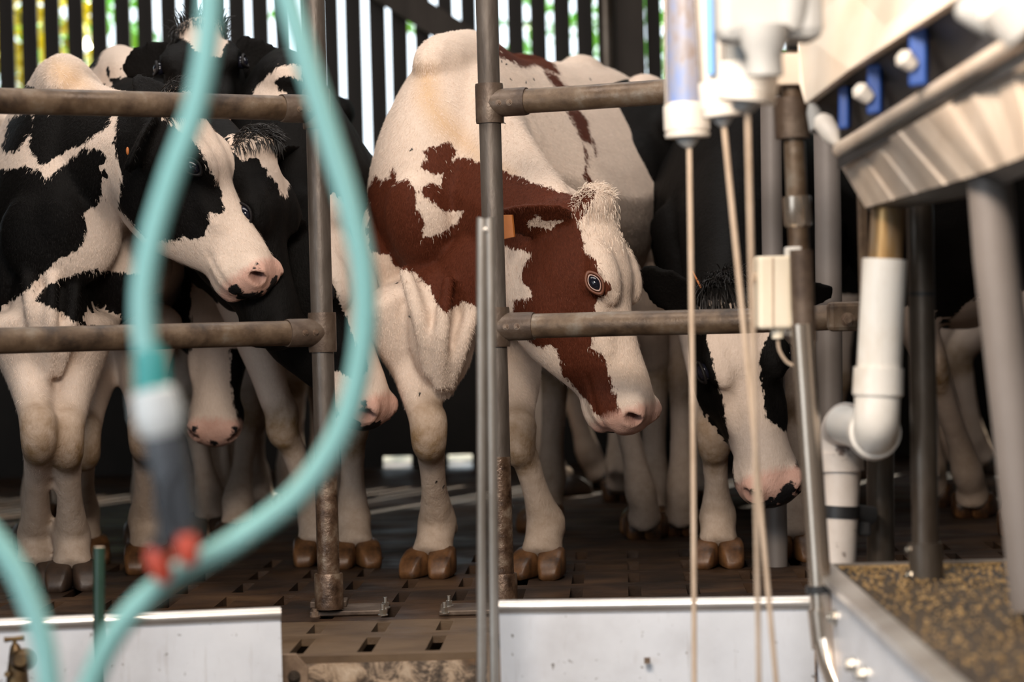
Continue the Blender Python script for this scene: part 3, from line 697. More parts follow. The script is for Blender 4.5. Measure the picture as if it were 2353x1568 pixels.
while edges[-1] < WALLY - 0.3: edges.append(edges[-1] + 0.30)
edges.append(WALLY + 0.4)
# slot phase so that slots fall on the photographed ones
sx = float(G(853, 1475)[0] - SH * (G(853, 1475)[1] - 6.0))
for i in range(len(edges) - 1):
    o = slat_row(edges[i], edges[i + 1], th=0.016 if i == 0 else 0.12, mat='slat_clean' if i < 2 else 'slat', pitch=0.146 if i < 7 else 50.0, phase=(-sx) % 0.146 if i < 7 else 0.0)
    o.parent = floor
# pit wall under the floor edge
pw = structure(box('wall_pit', (0.1, fy0 + 0.02, -0.432), (7.0, 0.045, 0.832), 'pitwall'), 'stained eroded concrete wall of the milking pit')
pf = structure(box('floor_pit', (0, 1.6, -0.95), (9.9, 8.3, 0.06), 'slat'))
# back wall of vertical boards
wb = structure(box('wall_back', (0, WALLY + 0.02, 0.60), (9.5, 0.05, 1.10), 'darkwall'), 'barn wall of black upright boards with daylight between')
pitch = 53.0 * WALLY / FPX; bw = pitch * 0.69
op = [-4.7] + [float(W(q, 1060, WALLY)[0]) for q in (880, 945, 1030, 1085, 1210, 1250, 2185, 2235)] + [4.7]
for xa, xb in zip(op[0::2], op[1::2]):
    box('sill_plank', ((xa + xb) / 2, WALLY + 0.02, 0.015), (xb - xa, 0.05, 0.07), 'darkwall', wb)
x = -3.6; i = 0
bm = None
while x < 4.2:
    jit = random.uniform(-0.004, 0.004); wdt = bw * random.uniform(0.93, 1.07)
    if bm is None or i % 3 == 0:
        v, f = box_geo((0, 0, 0), (wdt, 0.022, 2.6)); b = link('board', v, f, 'darkwood', wb, smooth=False); bm = b.data
    else: b = linkmesh('board', bm, wb)
    b.location = (x + jit, WALLY, 2.30); b.rotation_euler = (0, random.uniform(-0.004, 0.004), 0)
    x += pitch; i += 1
for zz in (2.6, 3.5): box('wall_rail', (0, WALLY + 0.03, zz), (9.5, 0.05, 0.14), 'darkwood', wb)
# diagonal brace, timber column and steel stanchion before the boards
pA, pB = W(800, -75, WALLY - 0.13), W(1130, 130, WALLY - 0.13)
ax = nrm(pB - pA); ay = np.array([0, 1.0, 0]); az = np.cross(ax, ay)
tag(box('diagonal_brace', (pA + pB) / 2, (np.linalg.norm(pB - pA) + 0.8, 0.07, 0.115), 'brownwood', None, (ax, ay, az)), 'dark timber brace slanting across the board wall above the red cow', 'beam')
c = W(1447, 80, WALLY - 0.12)
tag(box('timber_column', (c[0], c[1], 1.55), (0.125, 0.12, 3.1), 'brownwood', None, None, 0.006), 'dark brown timber column against the board wall', 'column')
c = W(1393, 100, WALLY - 0.25)
tag(tube('steel_stanchion', [(c[0], c[1], 0), (c[0], c[1], 3.1)], 0.035, 'dullsteel'), 'grey steel pole in front of the board wall beside the timber column', 'pole')
# shell of the barn outside the picture
structure(box('ceiling', (0, 4.7, 3.3), (10.5, 15.0, 0.06), 'roof'))
structure(box('wall_front', (0, -2.6, 1.2), (10.0, 0.08, 4.3), 'plaster'))
structure(box('wall_left', (-5.0, 7.2, 1.2), (0.08, 9.9, 4.2), 'darkwall'))
structure(box('wall_right', (5.0, 4.7, 1.2), (0.08, 14.9, 4.2), 'darkwall'))
structure(box('ground', (0, 22, -0.05), (40, 20.8, 0.06), 'soil'))
# hedge outside
V = []; r = np.random.default_rng(3)
for name, matn, n, xr, lab in (('hedge', 'leaf_green', 15000, (-4.6, 5.2), 'green hedge leaves outside the board wall'),
                               ('shrub_leaves', 'leaf_yellow', 9000, (-4.6, -0.9), 'yellow leaves outside the board wall'),
                               ('pale_leaves', 'leaf_pale', 4200, (-1.2, 5.2), 'pale green leaves outside the board wall')):
    cx = r.uniform(*xr, n); cy = WALLY + (r.uniform(2.7, 3.6, n) if matn == 'leaf_green' else r.uniform(1.2, 1.9, n) if matn == 'leaf_yellow' else r.uniform(2.05, 2.55, n)); cz = r.uniform(0, 1, n) ** 0.8 * 3.4
    keep = (np.sin(cx * 2.1 + 0.7) + np.sin(cx * 4.7) * 0.6 + np.sin(cz * 3.1 + cx) * 0.7) > (-0.4 if matn != 'leaf_green' else -1.0)
    gap = (cx > -1.25) & (cx < 0.1)            # open view of the sky between the bushes
    keep &= ~gap | (r.uniform(0, 1, n) < 0.03)
    keep &= (cx < 0.1) | (r.uniform(0, 1, n) < 0.5)
    C = np.stack([cx, cy, cz], 1)[keep]; m = len(C)
    a = r.normal(0, 1, (m, 3)); a /= np.linalg.norm(a, axis=1)[:, None]
    b = np.cross(a, r.normal(0, 1, (m, 3))); b /= np.linalg.norm(b, axis=1)[:, None]
    sz = r.uniform(0.035, 0.085, m)[:, None]; nn = np.cross(a, b)
    Q = np.stack([C - a * sz, C - b * sz * 0.5 + nn * sz * 0.15, C + a * sz, C + b * sz * 0.5 + nn * sz * 0.15], 1).reshape(-1, 3)
    o = link(name, Q, [(4 * i, 4 * i + 1, 4 * i + 2, 4 * i + 3) for i in range(m)], matn, None, smooth=False)
    o['kind'] = 'stuff'; o['label'] = lab; o['category'] = 'hedge'

# ------------------------------------------------------------------ pipe railings
def bolthead(px, py, d, parent, r=0.006, mat='boltrust'):
    p = W(px, py, d); return hexbolt('bolt', p, CP - p, r, 0.006, mat, parent)
DP = 6.38
def railing(label, top, bot, up_rail, low_rail, side):
    """post top/bottom pixels, rail ends as (px,py,depth)"""
    t = thing('railing', label, 'railing')
    a, b = W(*top, DP), W(*bot, DP)
    tube('post', [a + (a - b) * 0.12, b], 0.0262, 'post', t, 24)
    prof_tube('base_sleeve', a + (b - a) * ((1318 - top[1]) / (bot[1] - top[1])), b, [(0, .028), (0, .033), (.05, .0345), (1, .0345)], 'post_wet', t)
    prof_tube('wet_lower_post', a + (b - a) * ((1050 - top[1]) / (bot[1] - top[1])), a + (b - a) * ((1319 - top[1]) / (bot[1] - top[1])), [(0, .0262), (.02, .0268), (1, .0268)], 'post_wet', t)
    for rail in (up_rail, low_rail):
        P = [W(*q) for q in rail]
        tube('rail', P, 0.0292, 'rail', t, 24)
        # tee fitting: collar on the post and socket on the rail
        j = P[0] if side > 0 else P[-1]; q = P[1] if side > 0 else P[-2]
        dirr = nrm(q - j); ax = nrm(a - b); jc = b + ax * ((j - b) @ ax)
        f = thing_part('tee_fitting', t)
        prof_tube('collar', jc - ax * 0.047, jc + ax * 0.047, [(0, .0265), (0, .0325), (.06, .0335), (.94, .0335), (1, .0325), (1, .0265)], 'fitting', f)
        prof_tube('socket', jc, jc + dirr * 0.095, [(0, .031), (.3, .0335), (.93, .0335), (1, .0325), (1, .029)], 'fitting', f)
        for off in (0.035, 0.062):
            n = nrm(CP - jc); n = nrm(n - dirr * n.dot(dirr)); pt = jc + dirr * off + n * 0.0325
            hexbolt('set_screw', pt, n, 0.0058, 0.005, 'boltrust', f, 0.003)
    return t
def thing_part(name, parent):
    o = bpy.data.objects.new(name, None); COL.objects.link(o); o.parent = parent; o.empty_display_size = 0.05; return o
rl = railing('brown galvanised pipe railing with two rails in front of the black and white cows', (720, -40), (757, 1400),
             [(-260, 226, 5.78), (0, 232, 5.94), (350, 240, 6.15), (727, 251, 6.38)], [(-260, 792, 5.78), (0, 784, 5.94), (350, 774, 6.15), (741, 764, 6.38)], -1)
rr_ = railing('brown galvanised pipe railing with two rails in front of the red and white cow', (1117, -40), (1157, 1392),
              [(1124, 238, 6.38), (1330, 225, 6.30), (1530, 211, 6.22), (1850, 184, 6.1)], [(1139, 752, 6.38), (1400, 745, 6.30), (1700, 738, 6.2), (1990, 727, 6.1)], 1)
# flattened rail end with its bolt by the plastic pipe
e0, e1 = W(1905, 728, 6.07), W(1985, 727, 6.05)
box('rail_end_plate', (e0 + e1) / 2, (0.085, 0.058, 0.066), 'rail', rr_, None, 0.01)
hexbolt('bolt', W(1948, 735, 6.0), (0, -1, 0), 0.012, 0.012, 'boltrust', rr_, 0.006)
# foot plates bolted to the slats
def foot_plate(label, pc, cx, w_, bolts, dpt=0.15):
    t = thing('foot_plate', label, 'plate')
    p = G(cx, pc)
    box('plate', (p[0], p[1], 0.007), (w_, dpt, 0.012), 'fitting', t, None, 0.003)
    for (bx, by) in bolts:
        q = G(bx, by, 0.013); hexbolt('bolt', q, (0, 0, 1), 0.0085, 0.014, 'bolt', t, 0.012)
    return t
fpl = foot_plate('rusty foot plate with two shiny bolts under the post beside the left panel', 1408, 805, 0.185, [(880, 1415), (886, 1398)])
q = G(757, 1405); box('weld_base', (q[0], q[1], 0.02), (0.088, 0.075, 0.016), 'fitting', fpl, None, 0.003)
hexbolt('bolt', G(724, 1418, 0.012), (0, 0, 1), 0.009, 0.012, 'boltrust', fpl, 0.006)
foot_plate('rusty foot plate with two shiny bolts under the post behind the steel bar', 1406, 1100, 0.185, [(1022, 1410), (1032, 1394)])

# ------------------------------------------------------------------ steel panels of the pit edge
def panel(label, xl, xr, yl, yr, dl, dr, h, mat='steelplate'):
    t = thing('splash_guard', label, 'guard')
    a, b = W(xl, yl, dl), W(xr, yr, dr)
    tube('rolled_edge', [a, b], 0.0145, 'rolltube', t, 20)
    ax = nrm(b - a); dn = np.array([0, 0, -1.0]); n = nrm(np.cross(ax, dn))
    prism('sheet', [a + dn * 0.006 - n * 0.004, b + dn * 0.006 - n * 0.004, b + dn * h - n * 0.004, a + dn * h - n * 0.004], n * 0.006, mat, t)
    return t, a, b, ax, n
pl, a, b, ax, n = panel('white steel pit panel with rolled edge behind the brass tap', -120, 644, 1443, 1411, 5.38, 5.52, 0.34)
for (x, y) in ((372, 1525), (588, 1508)): pass
pr, a, b, ax, n = panel('white steel pit panel with rolled edge below the red and white cow', 1147, 1868, 1396, 1386, 5.45, 5.42, 0.34)
p = W(1487, 1518, 5.42); box('square_hole_plug', p + np.array([0, -0.004, 0]), (0.012, 0.006, 0.012), 'boltrust', pr)
for q in ((1962, 1452), (1967, 1518)): pass
pc_, a, b, ax, n = panel('narrow white steel panel behind the bent stainless pipe', 1872, 2010, 1387, 1384, 5.50, 5.48, 0.34)
for (x, y) in ((1952, 1462), (1948, 1510), (1972, 1562)):
    p = W(x, y, 5.48); box('square_nut', p, (0.017, 0.012, 0.017), 'dullsteel', pc_)
# brackets with bolts on the pit wall
def bracket(label, pts, d, bolt):
    t = thing('bracket', label, 'bracket'); P = [W(x, y, d) for x, y in pts]
    prism('plate', P, (0, 0.012, 0), 'bracket', t, 0.002)
    if bolt: p = W(*bolt, d - 0.003); hexbolt('bolt', p, (0, -1, 0), 0.010, 0.012, 'dullsteel', t, 0.008)
bracket('rusty chamfered bracket with a bolt at the end of the left panel', [(622, 1505), (680, 1503), (708, 1535), (708, 1600), (616, 1600)], 5.60, (676, 1556))
bracket('rusty chamfered bracket at the start of the panel under the red cow', [(1120, 1485), (1146, 1492), (1168, 1520), (1168, 1600), (1120, 1600)], 5.60, None)
# looped steel bar
t = thing('steel_loop_bar', 'upright hairpin-shaped steel bar in front of the right post', 'bar')
D = 5.25; A_, B_ = W(1106, 545, D), W(1126, 545, D); A2, B2 = W(1107, 1640, D), W(1137, 1640, D)
top = W(1116, 527, D)
tube('bar', [A2, (A_ + A2) / 2, A_, A_ * .6 + top * .4 + np.array([0, 0, .004]), top, B_ * .6 + top * .4 + np.array([0, 0, .004]), B_, (B_ + B2) / 2, B2], 0.0098, 'barsteel', t, 16, 6)
# green rod
t = thing('plastic_rod', 'dark green plastic rod standing before the left steel panel', 'rod')
prof_tube('rod', W(228, 1258, 5.15), W(227, 1680, 5.15), [(0, .0085), (0, .0108), (.01, .0112), (1, .0112)], 'green', t)
prof_tube('cut_end', W(228, 1258, 5.15), W(228, 1257, 5.15), [(0, .0098), (1, .0095)], 'rope', t)
# brass tap
t = thing('brass_tap', 'tarnished brass water tap on the left steel panel', 'tap'); d = 5.28
prof_tube('body', W(40, 1505, d), W(40, 1605, d), [(0, .010), (.1, .017), (.35, .02), (.6, .022), (1, .02)], 'brass', t)
prof_tube('bonnet', W(34, 1480, d), W(38, 1512, d), [(0, .006), (.2, .010), (.6, .013), (1, .016)], 'brass', t)
prof_tube('spindle', W(33, 1466, d), W(34, 1484, d), [(0, .0045), (1, .0045)], 'brass', t)
tube('handle', [W(10, 1471, d), W(32, 1469, d), W(55, 1467, d)], [.0055, .0042, .0055], 'brass', t, 12)
prof_tube('outlet', W(46, 1518, d - .03), W(60, 1516, d + 0.05), [(0, .012), (0.15, .021), (.75, .023), (1, .015)], 'brass', t)
tube('spout', [W(24, 1545, d), W(20, 1552, d - .02), W(16, 1550, d - .03)], .006, 'brass', t, 10)

# ------------------------------------------------------------------ turquoise hoses and the teat spray gun
def hose(label, pts, r=0.0135):
    P = [W(*p) for p in pts]; return tag(tube('hose', P, r, 'hose', None, 20, 8), label, 'hose')
hose('turquoise hose hanging down from above to the spray gun', [(492, -160, 2.9), (486, -40, 2.9), (474, 120, 2.9), (445, 260, 2.9), (395, 400, 2.9), (352, 540, 2.9), (330, 660, 2.9), (330, 760, 2.9), (343, 855, 2.9)])
hose('turquoise hose swinging in a wide loop before the left post', [(622, -160, 3.0), (655, -30, 3.0), (700, 130, 3.0), (755, 310, 3.0), (805, 480, 3.0), (836, 640, 3.0), (833, 800, 3.0), (790, 975, 3.0), (690, 1130, 3.0), (540, 1245, 3.0), (400, 1325, 3.0), (310, 1400, 3.0), (245, 1490, 3.0), (190, 1620, 3.0)], 0.0137)
hose('short arc of turquoise hose entering beside the brass tap', [(-120, 1130, 2.95), (-40, 1210, 2.95), (30, 1300, 2.95), (75, 1400, 2.95), (103, 1500, 2.95), (118, 1640, 2.95)])
t = thing('spray_gun', 'dark teat spray gun with white collar and red tips hanging on the turquoise hose', 'spray gun'); d = 2.9
prof_tube('hose_cuff', W(343, 800, d), W(350, 905, d), [(0, .0145), (.2, .018), (1, .020)], 'hosecuff', t)
prof_tube('collar', W(350, 888, d), W(374, 1010, d), [(0, .016), (.1, .0245), (.5, .027), (.85, .0245), (1, .017)], 'white', t)
prof_tube('handle', W(370, 995, d), W(432, 1250, d), [(0, .020), (.15, .023), (.5, .0195), (.85, .017), (1, .015)], 'greyplastic', t)
tube('trigger', [W(395, 1075, d - .02), W(370, 1130, d - .02), W(375, 1200, d - .02), W(395, 1240, d - .02)], .006, 'greyplastic', t, 10, 4)
prof_tube('grey_ring', W(420, 1190, d), W(430, 1235, d), [(0, .012), (.3, .0165), (.8, .0165), (1, .012)], 'dullsteel', t)
prof_tube('red_tip', W(426, 1228, d - .01), W(436, 1300, d - .01), [(0, .010), (.3, .0135), (.75, .0125), (1, .006)], 'red', t)
prof_tube('red_tip', W(352, 1258, d + .05), W(382, 1340, d + .05), [(0, .009), (.3, .0135), (.75, .0125), (1, .006)], 'red', t)
tube('tip_arm', [W(405, 1180, d), W(380, 1225, d + .03), W(360, 1265, d + .05)], .008, 'greyplastic', t, 10, 3)

# ------------------------------------------------------------------ air cylinders with pull cords
def air_cylinder(label, cx, d, ybot, r, lean_=0.0, labelmat='label', cordend=None, capx=0, half=False):
    t = thing('air_cylinder', label, 'air cylinder')
    top = W(cx - lean_, -330, d); bot = W(cx, ybot - 75 * 5.0 / d, d); end = W(cx + capx, ybot, d)
    ext = nrm(bot - top)
    prof_tube('barrel', top, bot, [(0, r), (1, r)], 'capwhite', t)
    prof_tube('printed_sleeve', top + (bot - top) * 0.05, bot - ext * 0.004, [(0, r + .0004), (1, r + .0004)], labelmat, t)
    for ang in (-1, 1):
        tube('tie_rod', [top + Rv * ang * (r + .003), bot + Rv * ang * (r + .003)], .004, 'stainless' if ang < 0 else 'capwhite', t, 10)
    prof_tube('end_cap', bot, end, [(0, r + .002), (0, r + .008), (.1, r + .009), (.78, r + .009), (.8, r + .006), (.86, r + .006), (.88, r + .009), (1, r + .007)], 'capwhite', t)
    nn = W(cx + capx + 4, ybot + 24, d)
    prof_tube('gland', end, nn, [(0, r * .62), (.35, r * .6), (.7, r * .42), (1, r * .22)], 'greycast', t)
    if cordend:
        cx_, cy_, dd = cordend
        tag(tube('pull_cord', [nn, (nn + W(cx_, cy_, dd)) / 2 + np.array([0.002, 0, 0]), W(cx_, cy_, dd)], .0052 * d / 5 * 1.0, 'rope', None, 10, 4),
            label.split(' cylinder')[0].replace('air', 'cord') if False else cordlabel.pop(0), 'cord')
cordlabel = ['taut tan cord hanging straight from the nearest blue-labelled cylinder', 'tan cord slanting down from the second white cylinder', 'tan cord behind the slanting one, from the grey cylinder']
air_cylinder('air cylinder with a worn blue sleeve and white end cap', 1577, 5.0, 316, 0.034, 6, 'label', (1596, 1660, 5.0), 3)
air_cylinder('air cylinder with a narrow blue stripe beside the worn blue one', 1652, 4.7, 268, 0.028, 30, 'capwhite', (1790, 1640, 4.7), 8)
air_cylinder('blurred grey air cylinder nearest the slanting beam', 1722, 4.4, 235, 0.040, 10, 'greycast', (1745, 1640, 4.6), -8)
p0, p1 = W(1625, -330, 4.665), W(1634, 172, 4.665)
t = [o for o in COL.objects if o.name.startswith('air_cylinder')][1]
prof_tube('blue_stripe', p0, p1, [(0, .008), (1, .008)], 'lightlabel', t)
# valve block above the cylinders
t = thing('valve_block', 'pale grey cast valve block above the air cylinders', 'valve'); d = 4.3
box('block', W(1765, 20, d), (0.17, 0.09, 0.11), 'greycast', t, None, 0.02)
prof_tube('port', W(1755, 60, d - .05), W(1757, 175, d - .05), [(0, .040), (.4, .036), (.6, .028), (1, .030)], 'greycast', t)
prof_tube('port', W(1822, -20, d - .03), W(1818, 70, d - .03), [(0, .03), (.6, .026), (1, .02)], 'greycast', t)

# ------------------------------------------------------------------ upright pipes on the right
tag(tube('grey_pipe', [W(1768, -60, 7.22), W(1774, 500, 7.22), W(1786, 1318, 7.22)], .0285, 'greypaint', None, 20), 'slim grey upright pipe beside the cream junction box', 'pipe')
tag(tube('grey_pipe', [W(1893, -60, 7.25), W(1903, 500, 7.25), W(1908, 1316, 7.25)], .036, 'greypaint', None, 20), 'wider grey upright pipe between the box and the white drain pipe', 'pipe')
t = thing('brown_post', 'brown galvanised post with sleeve carrying the junction box', 'post'); d = 5.16
tube('post', [W(1816, 120, d), W(1838, 600, d), W(1846, 800, d)], .0205, 'rail', t, 20)
prof_tube('sleeve', W(1830, 452, d), W(1834, 522, d), [(0, .0225), (0, .027), (.9, .027), (1, .0225)], 'stainless', t)
prof_tube('head_fitting', W(1818, 225, d), W(1822, 318, d), [(0, .024), (0, .034), (1, .034), (1, .023)], 'fitting', t)
box('angle_plate', W(1795, 160, d - .03), (0.085, 0.02, 0.06), 'cream', t, None, 0.004)
t = thing('stainless_pipe', 'shiny stainless pipe bending away at the pit edge', 'pipe'); d = 5.08
tube('pipe', [W(1842, 745, d), W(1851, 870, d), W(1868, 1110, d), W(1884, 1340, d), W(1890, 1440, d), W(1905, 1520, d - .02), W(1938, 1600, d - .06), W(1985, 1680, d - .1)], .0215, 'stainless', t, 22, 4)
prof_tube('coupling', W(1886, 1400, d), W(1896, 1490, d), [(0, .0215), (0, .0258), (1, .0258), (1, .0215)], 'stainless', t)
prof_tube('clamp_band', W(1881, 1345, d), W(1883, 1362, d), [(0, .0215), (0, .0258), (1, .0258), (1, .0215)], 'black', t)
box('clamp_lug', W(1925, 1352, d), (0.05, 0.012, 0.012), 'dullsteel', t)
prof_tube('dark_upper_pipe', W(1841, 575, d + .01), W(1849, 785, d + .005), [(0, .0222), (1, .0222)], 'fitting', t)
t = thing('junction_box', 'yellowed white junction box with a cable on the brown post', 'box'); d = 5.12
axx = nrm(np.array([1, 0.1, 0])); azz = np.array([0.02, 0, 1.0]); ayy = np.cross(azz, axx)
box('box', W(1775, 672, d), (0.063, 0.058, 0.138), 'creambox', t, (axx, ayy, azz), 0.006)
box('lid_seam', W(1776, 672, d - .029), (0.004, 0.003, 0.132), 'rope', t, (axx, ayy, azz))
prof_tube('cable_gland', W(1786, 746, d), W(1787, 778, d), [(0, .016), (.3, .016), (.4, .013), (1, .011)], 'creambox', t)
tube('cable', [W(1787, 775, d), W(1791, 805, d), W(1808, 832, d), W(1828, 842, d)], .003, 'rope', t, 8, 5)
prof_tube('plug', W(1725, 640, d), W(1745, 637, d), [(0, .008), (.4, .0085), (.5, .011), (1, .011)], 'rope', t)
tag(box('mounting_strip', W(1822, 670, 5.13), (0.018, 0.08, 0.170), 'white', None, (axx, ayy, azz), 0.003), 'narrow white mounting strip beside the junction box', 'strip')
# white drain pipe
t = thing('drain_pipe', 'white plastic drain pipe with elbows strapped to a steel post', 'pipe'); d = 5.0
tube('upright', [W(2033, 596, d), W(2019, 870, d)], .0415, 'pvc', t, 28)
prof_tube('socket', W(2019, 845, d), W(2017, 912, d), [(0, .042), (0, .0465), (.93, .0475), (1, .0445)], 'pvc', t)
tube('elbow', [W(2017, 905, d), W(2015, 950, d), W(2014, 975, d + .01), W(2011, 1000, d + .05), W(2006, 1004, d + .12)], .0425, 'pvc', t, 26, 5)
prof_tube('elbow_rim', W(2012, 993, d + .035), W(2007, 1001, d + .085), [(0, .042), (.1, .0485), (.9, .0485), (1, .042)], 'pvc', t)
tube('cross_pipe', [W(2006, 1000, d + .1), W(1965, 985, d + .32), W(1940, 975, d + .42)], .038, 'pvc', t, 22, 4)
tube('rear_elbow', [W(1945, 972, 5.42), W(1935, 985, 5.48), W(1933, 1010, 5.5), W(1934, 1060, 5.5)], .042, 'pvc_dirty', t, 24, 4)
prof_tube('rear_socket', W(1934, 1040, 5.5), W(1935, 1082, 5.5), [(0, .042), (0, .0455), (1, .0455), (1, .038)], 'pvc_dirty', t)
tube('down_pipe', [W(1935, 1075, 5.5), W(1930, 1330, 5.5)], [.0385, .031], 'pvc_dirty', t, 22)
prof_tube('strap', W(1933, 1162, 5.5), W(1932, 1190, 5.5), [(0, .036), (0, .0385), (1, .038), (1, .036)], 'black', t)
prof_tube('strap_arm', W(1965, 1176, 5.5), W(2003, 1186, 5.52), [(0, .014), (1, .020)], 'black', t)
box('strap_block', W(1985, 1210, 5.52), (0.028, 0.03, 0.04), 'black', t, None, 0.006)
prof_tube('rust_pipe', W(2042, 470, d), W(2034, 612, d), [(0, .032), (1, .032)], 'rustpipe', t)
tag(tube('steel_post', [W(2022, 880, 5.58), W(2024, 1330, 5.58), W(2031, 2150, 5.58)], .0285, 'dullsteel', None, 22), 'short grey steel post the drain pipe is strapped to', 'post')
c = W(1985, 620, 5.3); tag(box('angle_iron', c, (0.018, 0.03, 0.30), 'rail', None, None, 0.003), 'rusty angle iron behind the white drain pipe', 'angle iron')
t = thing('steel_post', 'tall grey steel post with a collar standing on the feed-strewn platform', 'post'); d = 5.1
tube('post', [W(2112, 380, d), W(2118, 700, d), W(2128, 1300, d)], .0255, 'dullsteel', t, 24)
prof_tube('foot_collar', W(2126, 1248, d - .005), W(2131, 1352, d - .005), [(0, .026), (0, .0325), (1, .0325), (1, .026)], 'dullsteel', t)
for y in (1264, 1322): hexbolt('bolt', W(2094, y, d - .01), (-1, -0.2, 0), .007, .010, 'bolt', t)
prof_tube('joint_ring', W(2118, 672, d), W(2118, 680, d), [(0, .0262), (1, .0262)], 'black', t)
tag(tube('grey_pipe', [W(2262, 250, 4.45), W(2290, 600, 4.45), W(2335, 1000, 4.45), W(2375, 1400, 4.45)], .038, 'greypaint', None, 20), 'thick blurred grey pipe leaning at the edge of the platform', 'pipe')

# ------------------------------------------------------------------ slanting stainless beam with blue clips
t = thing('slanting_beam', 'slanting cream and stainless beam with blue clips above the drain pipe', 'beam')
def quad_prism(name, pts, extr, mat, bv=0.003): return prism(name, [W(*p) for p in pts], extr, mat, t, bv)
back = np.array([0.02, 0.09, 0.0])
quad_prism('cream_panel', [(1850, 240, 5.05), (1836, 190, 5.08), (1832, 70, 5.16), (1870, -120, 5.1), (2360, -330, 4.3), (2330, -95, 3.86), (2160, 22, 4.25), (1950, 162, 4.78)], back, 'cream')
quad_prism('channel', [(1846, 240, 5.22), (1950, 164, 4.9), (2330, -95, 3.96), (2460, -140, 3.8), (2460, 75, 3.85), (2130, 235, 4.65), (1935, 345, 5.12)], back, 'darkslot')
tube('rail', [W(1930, 345, 4.98), W(2130, 222, 4.5), (W(2460, 20, 3.75))], .0145, 'alu', t, 18)
quad_prism('black_gasket', [(1930, 360, 4.96), (2120, 248, 4.48), (2460, 56, 3.71), (2460, 88, 3.71), (2120, 280, 4.48), (1930, 388, 4.96)], np.array([0, .03, 0]), 'black', 0)
SK = [(1932, 382), (2120, 272), (2460, 78)], [(1988, 478), (2245, 402), (2460, 318)]
def skp(u, v, dd=0.0):
    """point on the skirt, u along, v down"""
    def ln(P):
        P = np.array(P, float); k = u * 2; i_ = min(1, int(k)); return P[i_] + (P[i_ + 1] - P[i_]) * (k - i_)
    a, b = ln(SK[0]), ln(SK[1]); q = a + (b - a) * v; dp = (5.02 - 1.22 * u if True else 0) - 0.07 * v + dd
    return W(q[0], q[1], dp)
Vs = []; Fs = []; nu = 60
for i in range(nu + 1):                       # fluted sheet
    wv = 0.010 * math.sin(i * 0.9) + 0.005 * math.sin(i * 2.3 + 1)
    for v in (0, 0.5, 1): Vs.append(skp(i / nu, v, wv))
    for v in (1, 0.5, 0): Vs.append(skp(i / nu, v, wv + 0.02))
for i in range(nu):
    for k in range(6): Fs.append((i * 6 + k, i * 6 + (k + 1) % 6, (i + 1) * 6 + (k + 1) % 6, (i + 1) * 6 + k))
Fs += [tuple(range(6))[::-1], tuple(nu * 6 + k for k in range(6))]
link('fluted_skirt', Vs, Fs, 'alu', t)
quad_prism('under_box', [(1988, 474, 4.98), (2250, 398, 4.4), (2460, 312, 3.78), (2460, 360, 3.9), (2262, 444, 4.55), (2012, 490, 5.12)], np.array([0.01, .1, 0.0]), 'darkslot')
for (bx, by, dd, h_, wd_) in ((1942, 248, 4.94, 0.078, .020), (2012, 205, 4.76, 0.088, .026), (2112, 130, 4.46, 0.098, .030)):
    ax3 = (nrm(np.array([.93, -.35, .1])), nrm(np.array([.35, .93, 0])), np.array([0.03, 0, 1.0]))
    box('blue_clip', W(bx, by, dd), (wd_, 0.03, h_), 'blue', t, ax3, 0.004)
    if bx > 1950: prof_tube('clip_button', W(bx - 44, by - 4, dd - .02), W(bx - 14, by + 22, dd - .012), [(0, .010), (.25, .0165), (.6, .015), (1, .012)], 'capwhite', t)
prof_tube('end_knob', W(1884, 268, 5.0), W(1924, 330, 4.98), [(0, .012), (.2, .020), (.7, .018), (1, .008)], 'capwhite', t)
prof_tube('knob_plate', W(1866, 240, 5.04), W(1880, 300, 5.02), [(0, .008), (.3, .014), (1, .016)], 'greycast', t)
prof_tube('white_hub', W(2290, -40, 3.65), W(2400, 60, 3.65), [(0, .03), (.2, .052), (.8, .056), (1, .035)], 'capwhite', t)
prof_tube('hub_bracket', W(2215, 20, 3.8), W(2300, 45, 3.75), [(0, .018), (.5, .026), (1, .03)], 'greycast', t)
# feed-strewn platform
zp = 0.20
Aq, Bq = G(1905, 1296, zp), G(2150, 1568, zp); xe = (Aq[0] + Bq[0]) / 2; yf = float(G(2100, 1300, zp)[1])
t = thing('platform', 'raised platform strewn with golden feed pellets and muck', 'platform')
box('deck', (xe + 1.2, (yf + 2.6) / 2, zp - 0.03), (2.4, yf - 2.6, 0.06), 'muck', t)
box('deck_lip', (xe + 1.2, yf, zp + 0.002), (2.4, 0.012, 0.012), 'rolltube', t)
prism('edge_flange', [(xe - 0.03, yf + 0.03, zp + 0.012), (xe + 0.005, yf + .03, zp + 0.018), (xe + 0.005, yf + .03, zp - 0.004), (xe - 0.03, yf + .03, zp - .004)], (0, 2.6 - yf, 0), 'rolltube', t)
box('side_sheet', (xe - 0.01, (yf + 2.6) / 2, zp - 0.26), (0.012, yf - 2.6, 0.5), 'steelplate', t)
for (x, y, dd) in ((1983, 1418, 5.0), (2005, 1528, 4.75), (2027, 1550, 4.6)):
    p = W(x, y, dd); hexbolt('bolt', np.array([xe - 0.017, p[1], p[2]]), (-1, 0, 0), .012, .014, 'bolt', t)
r = np.random.default_rng(5); V = []; F = []
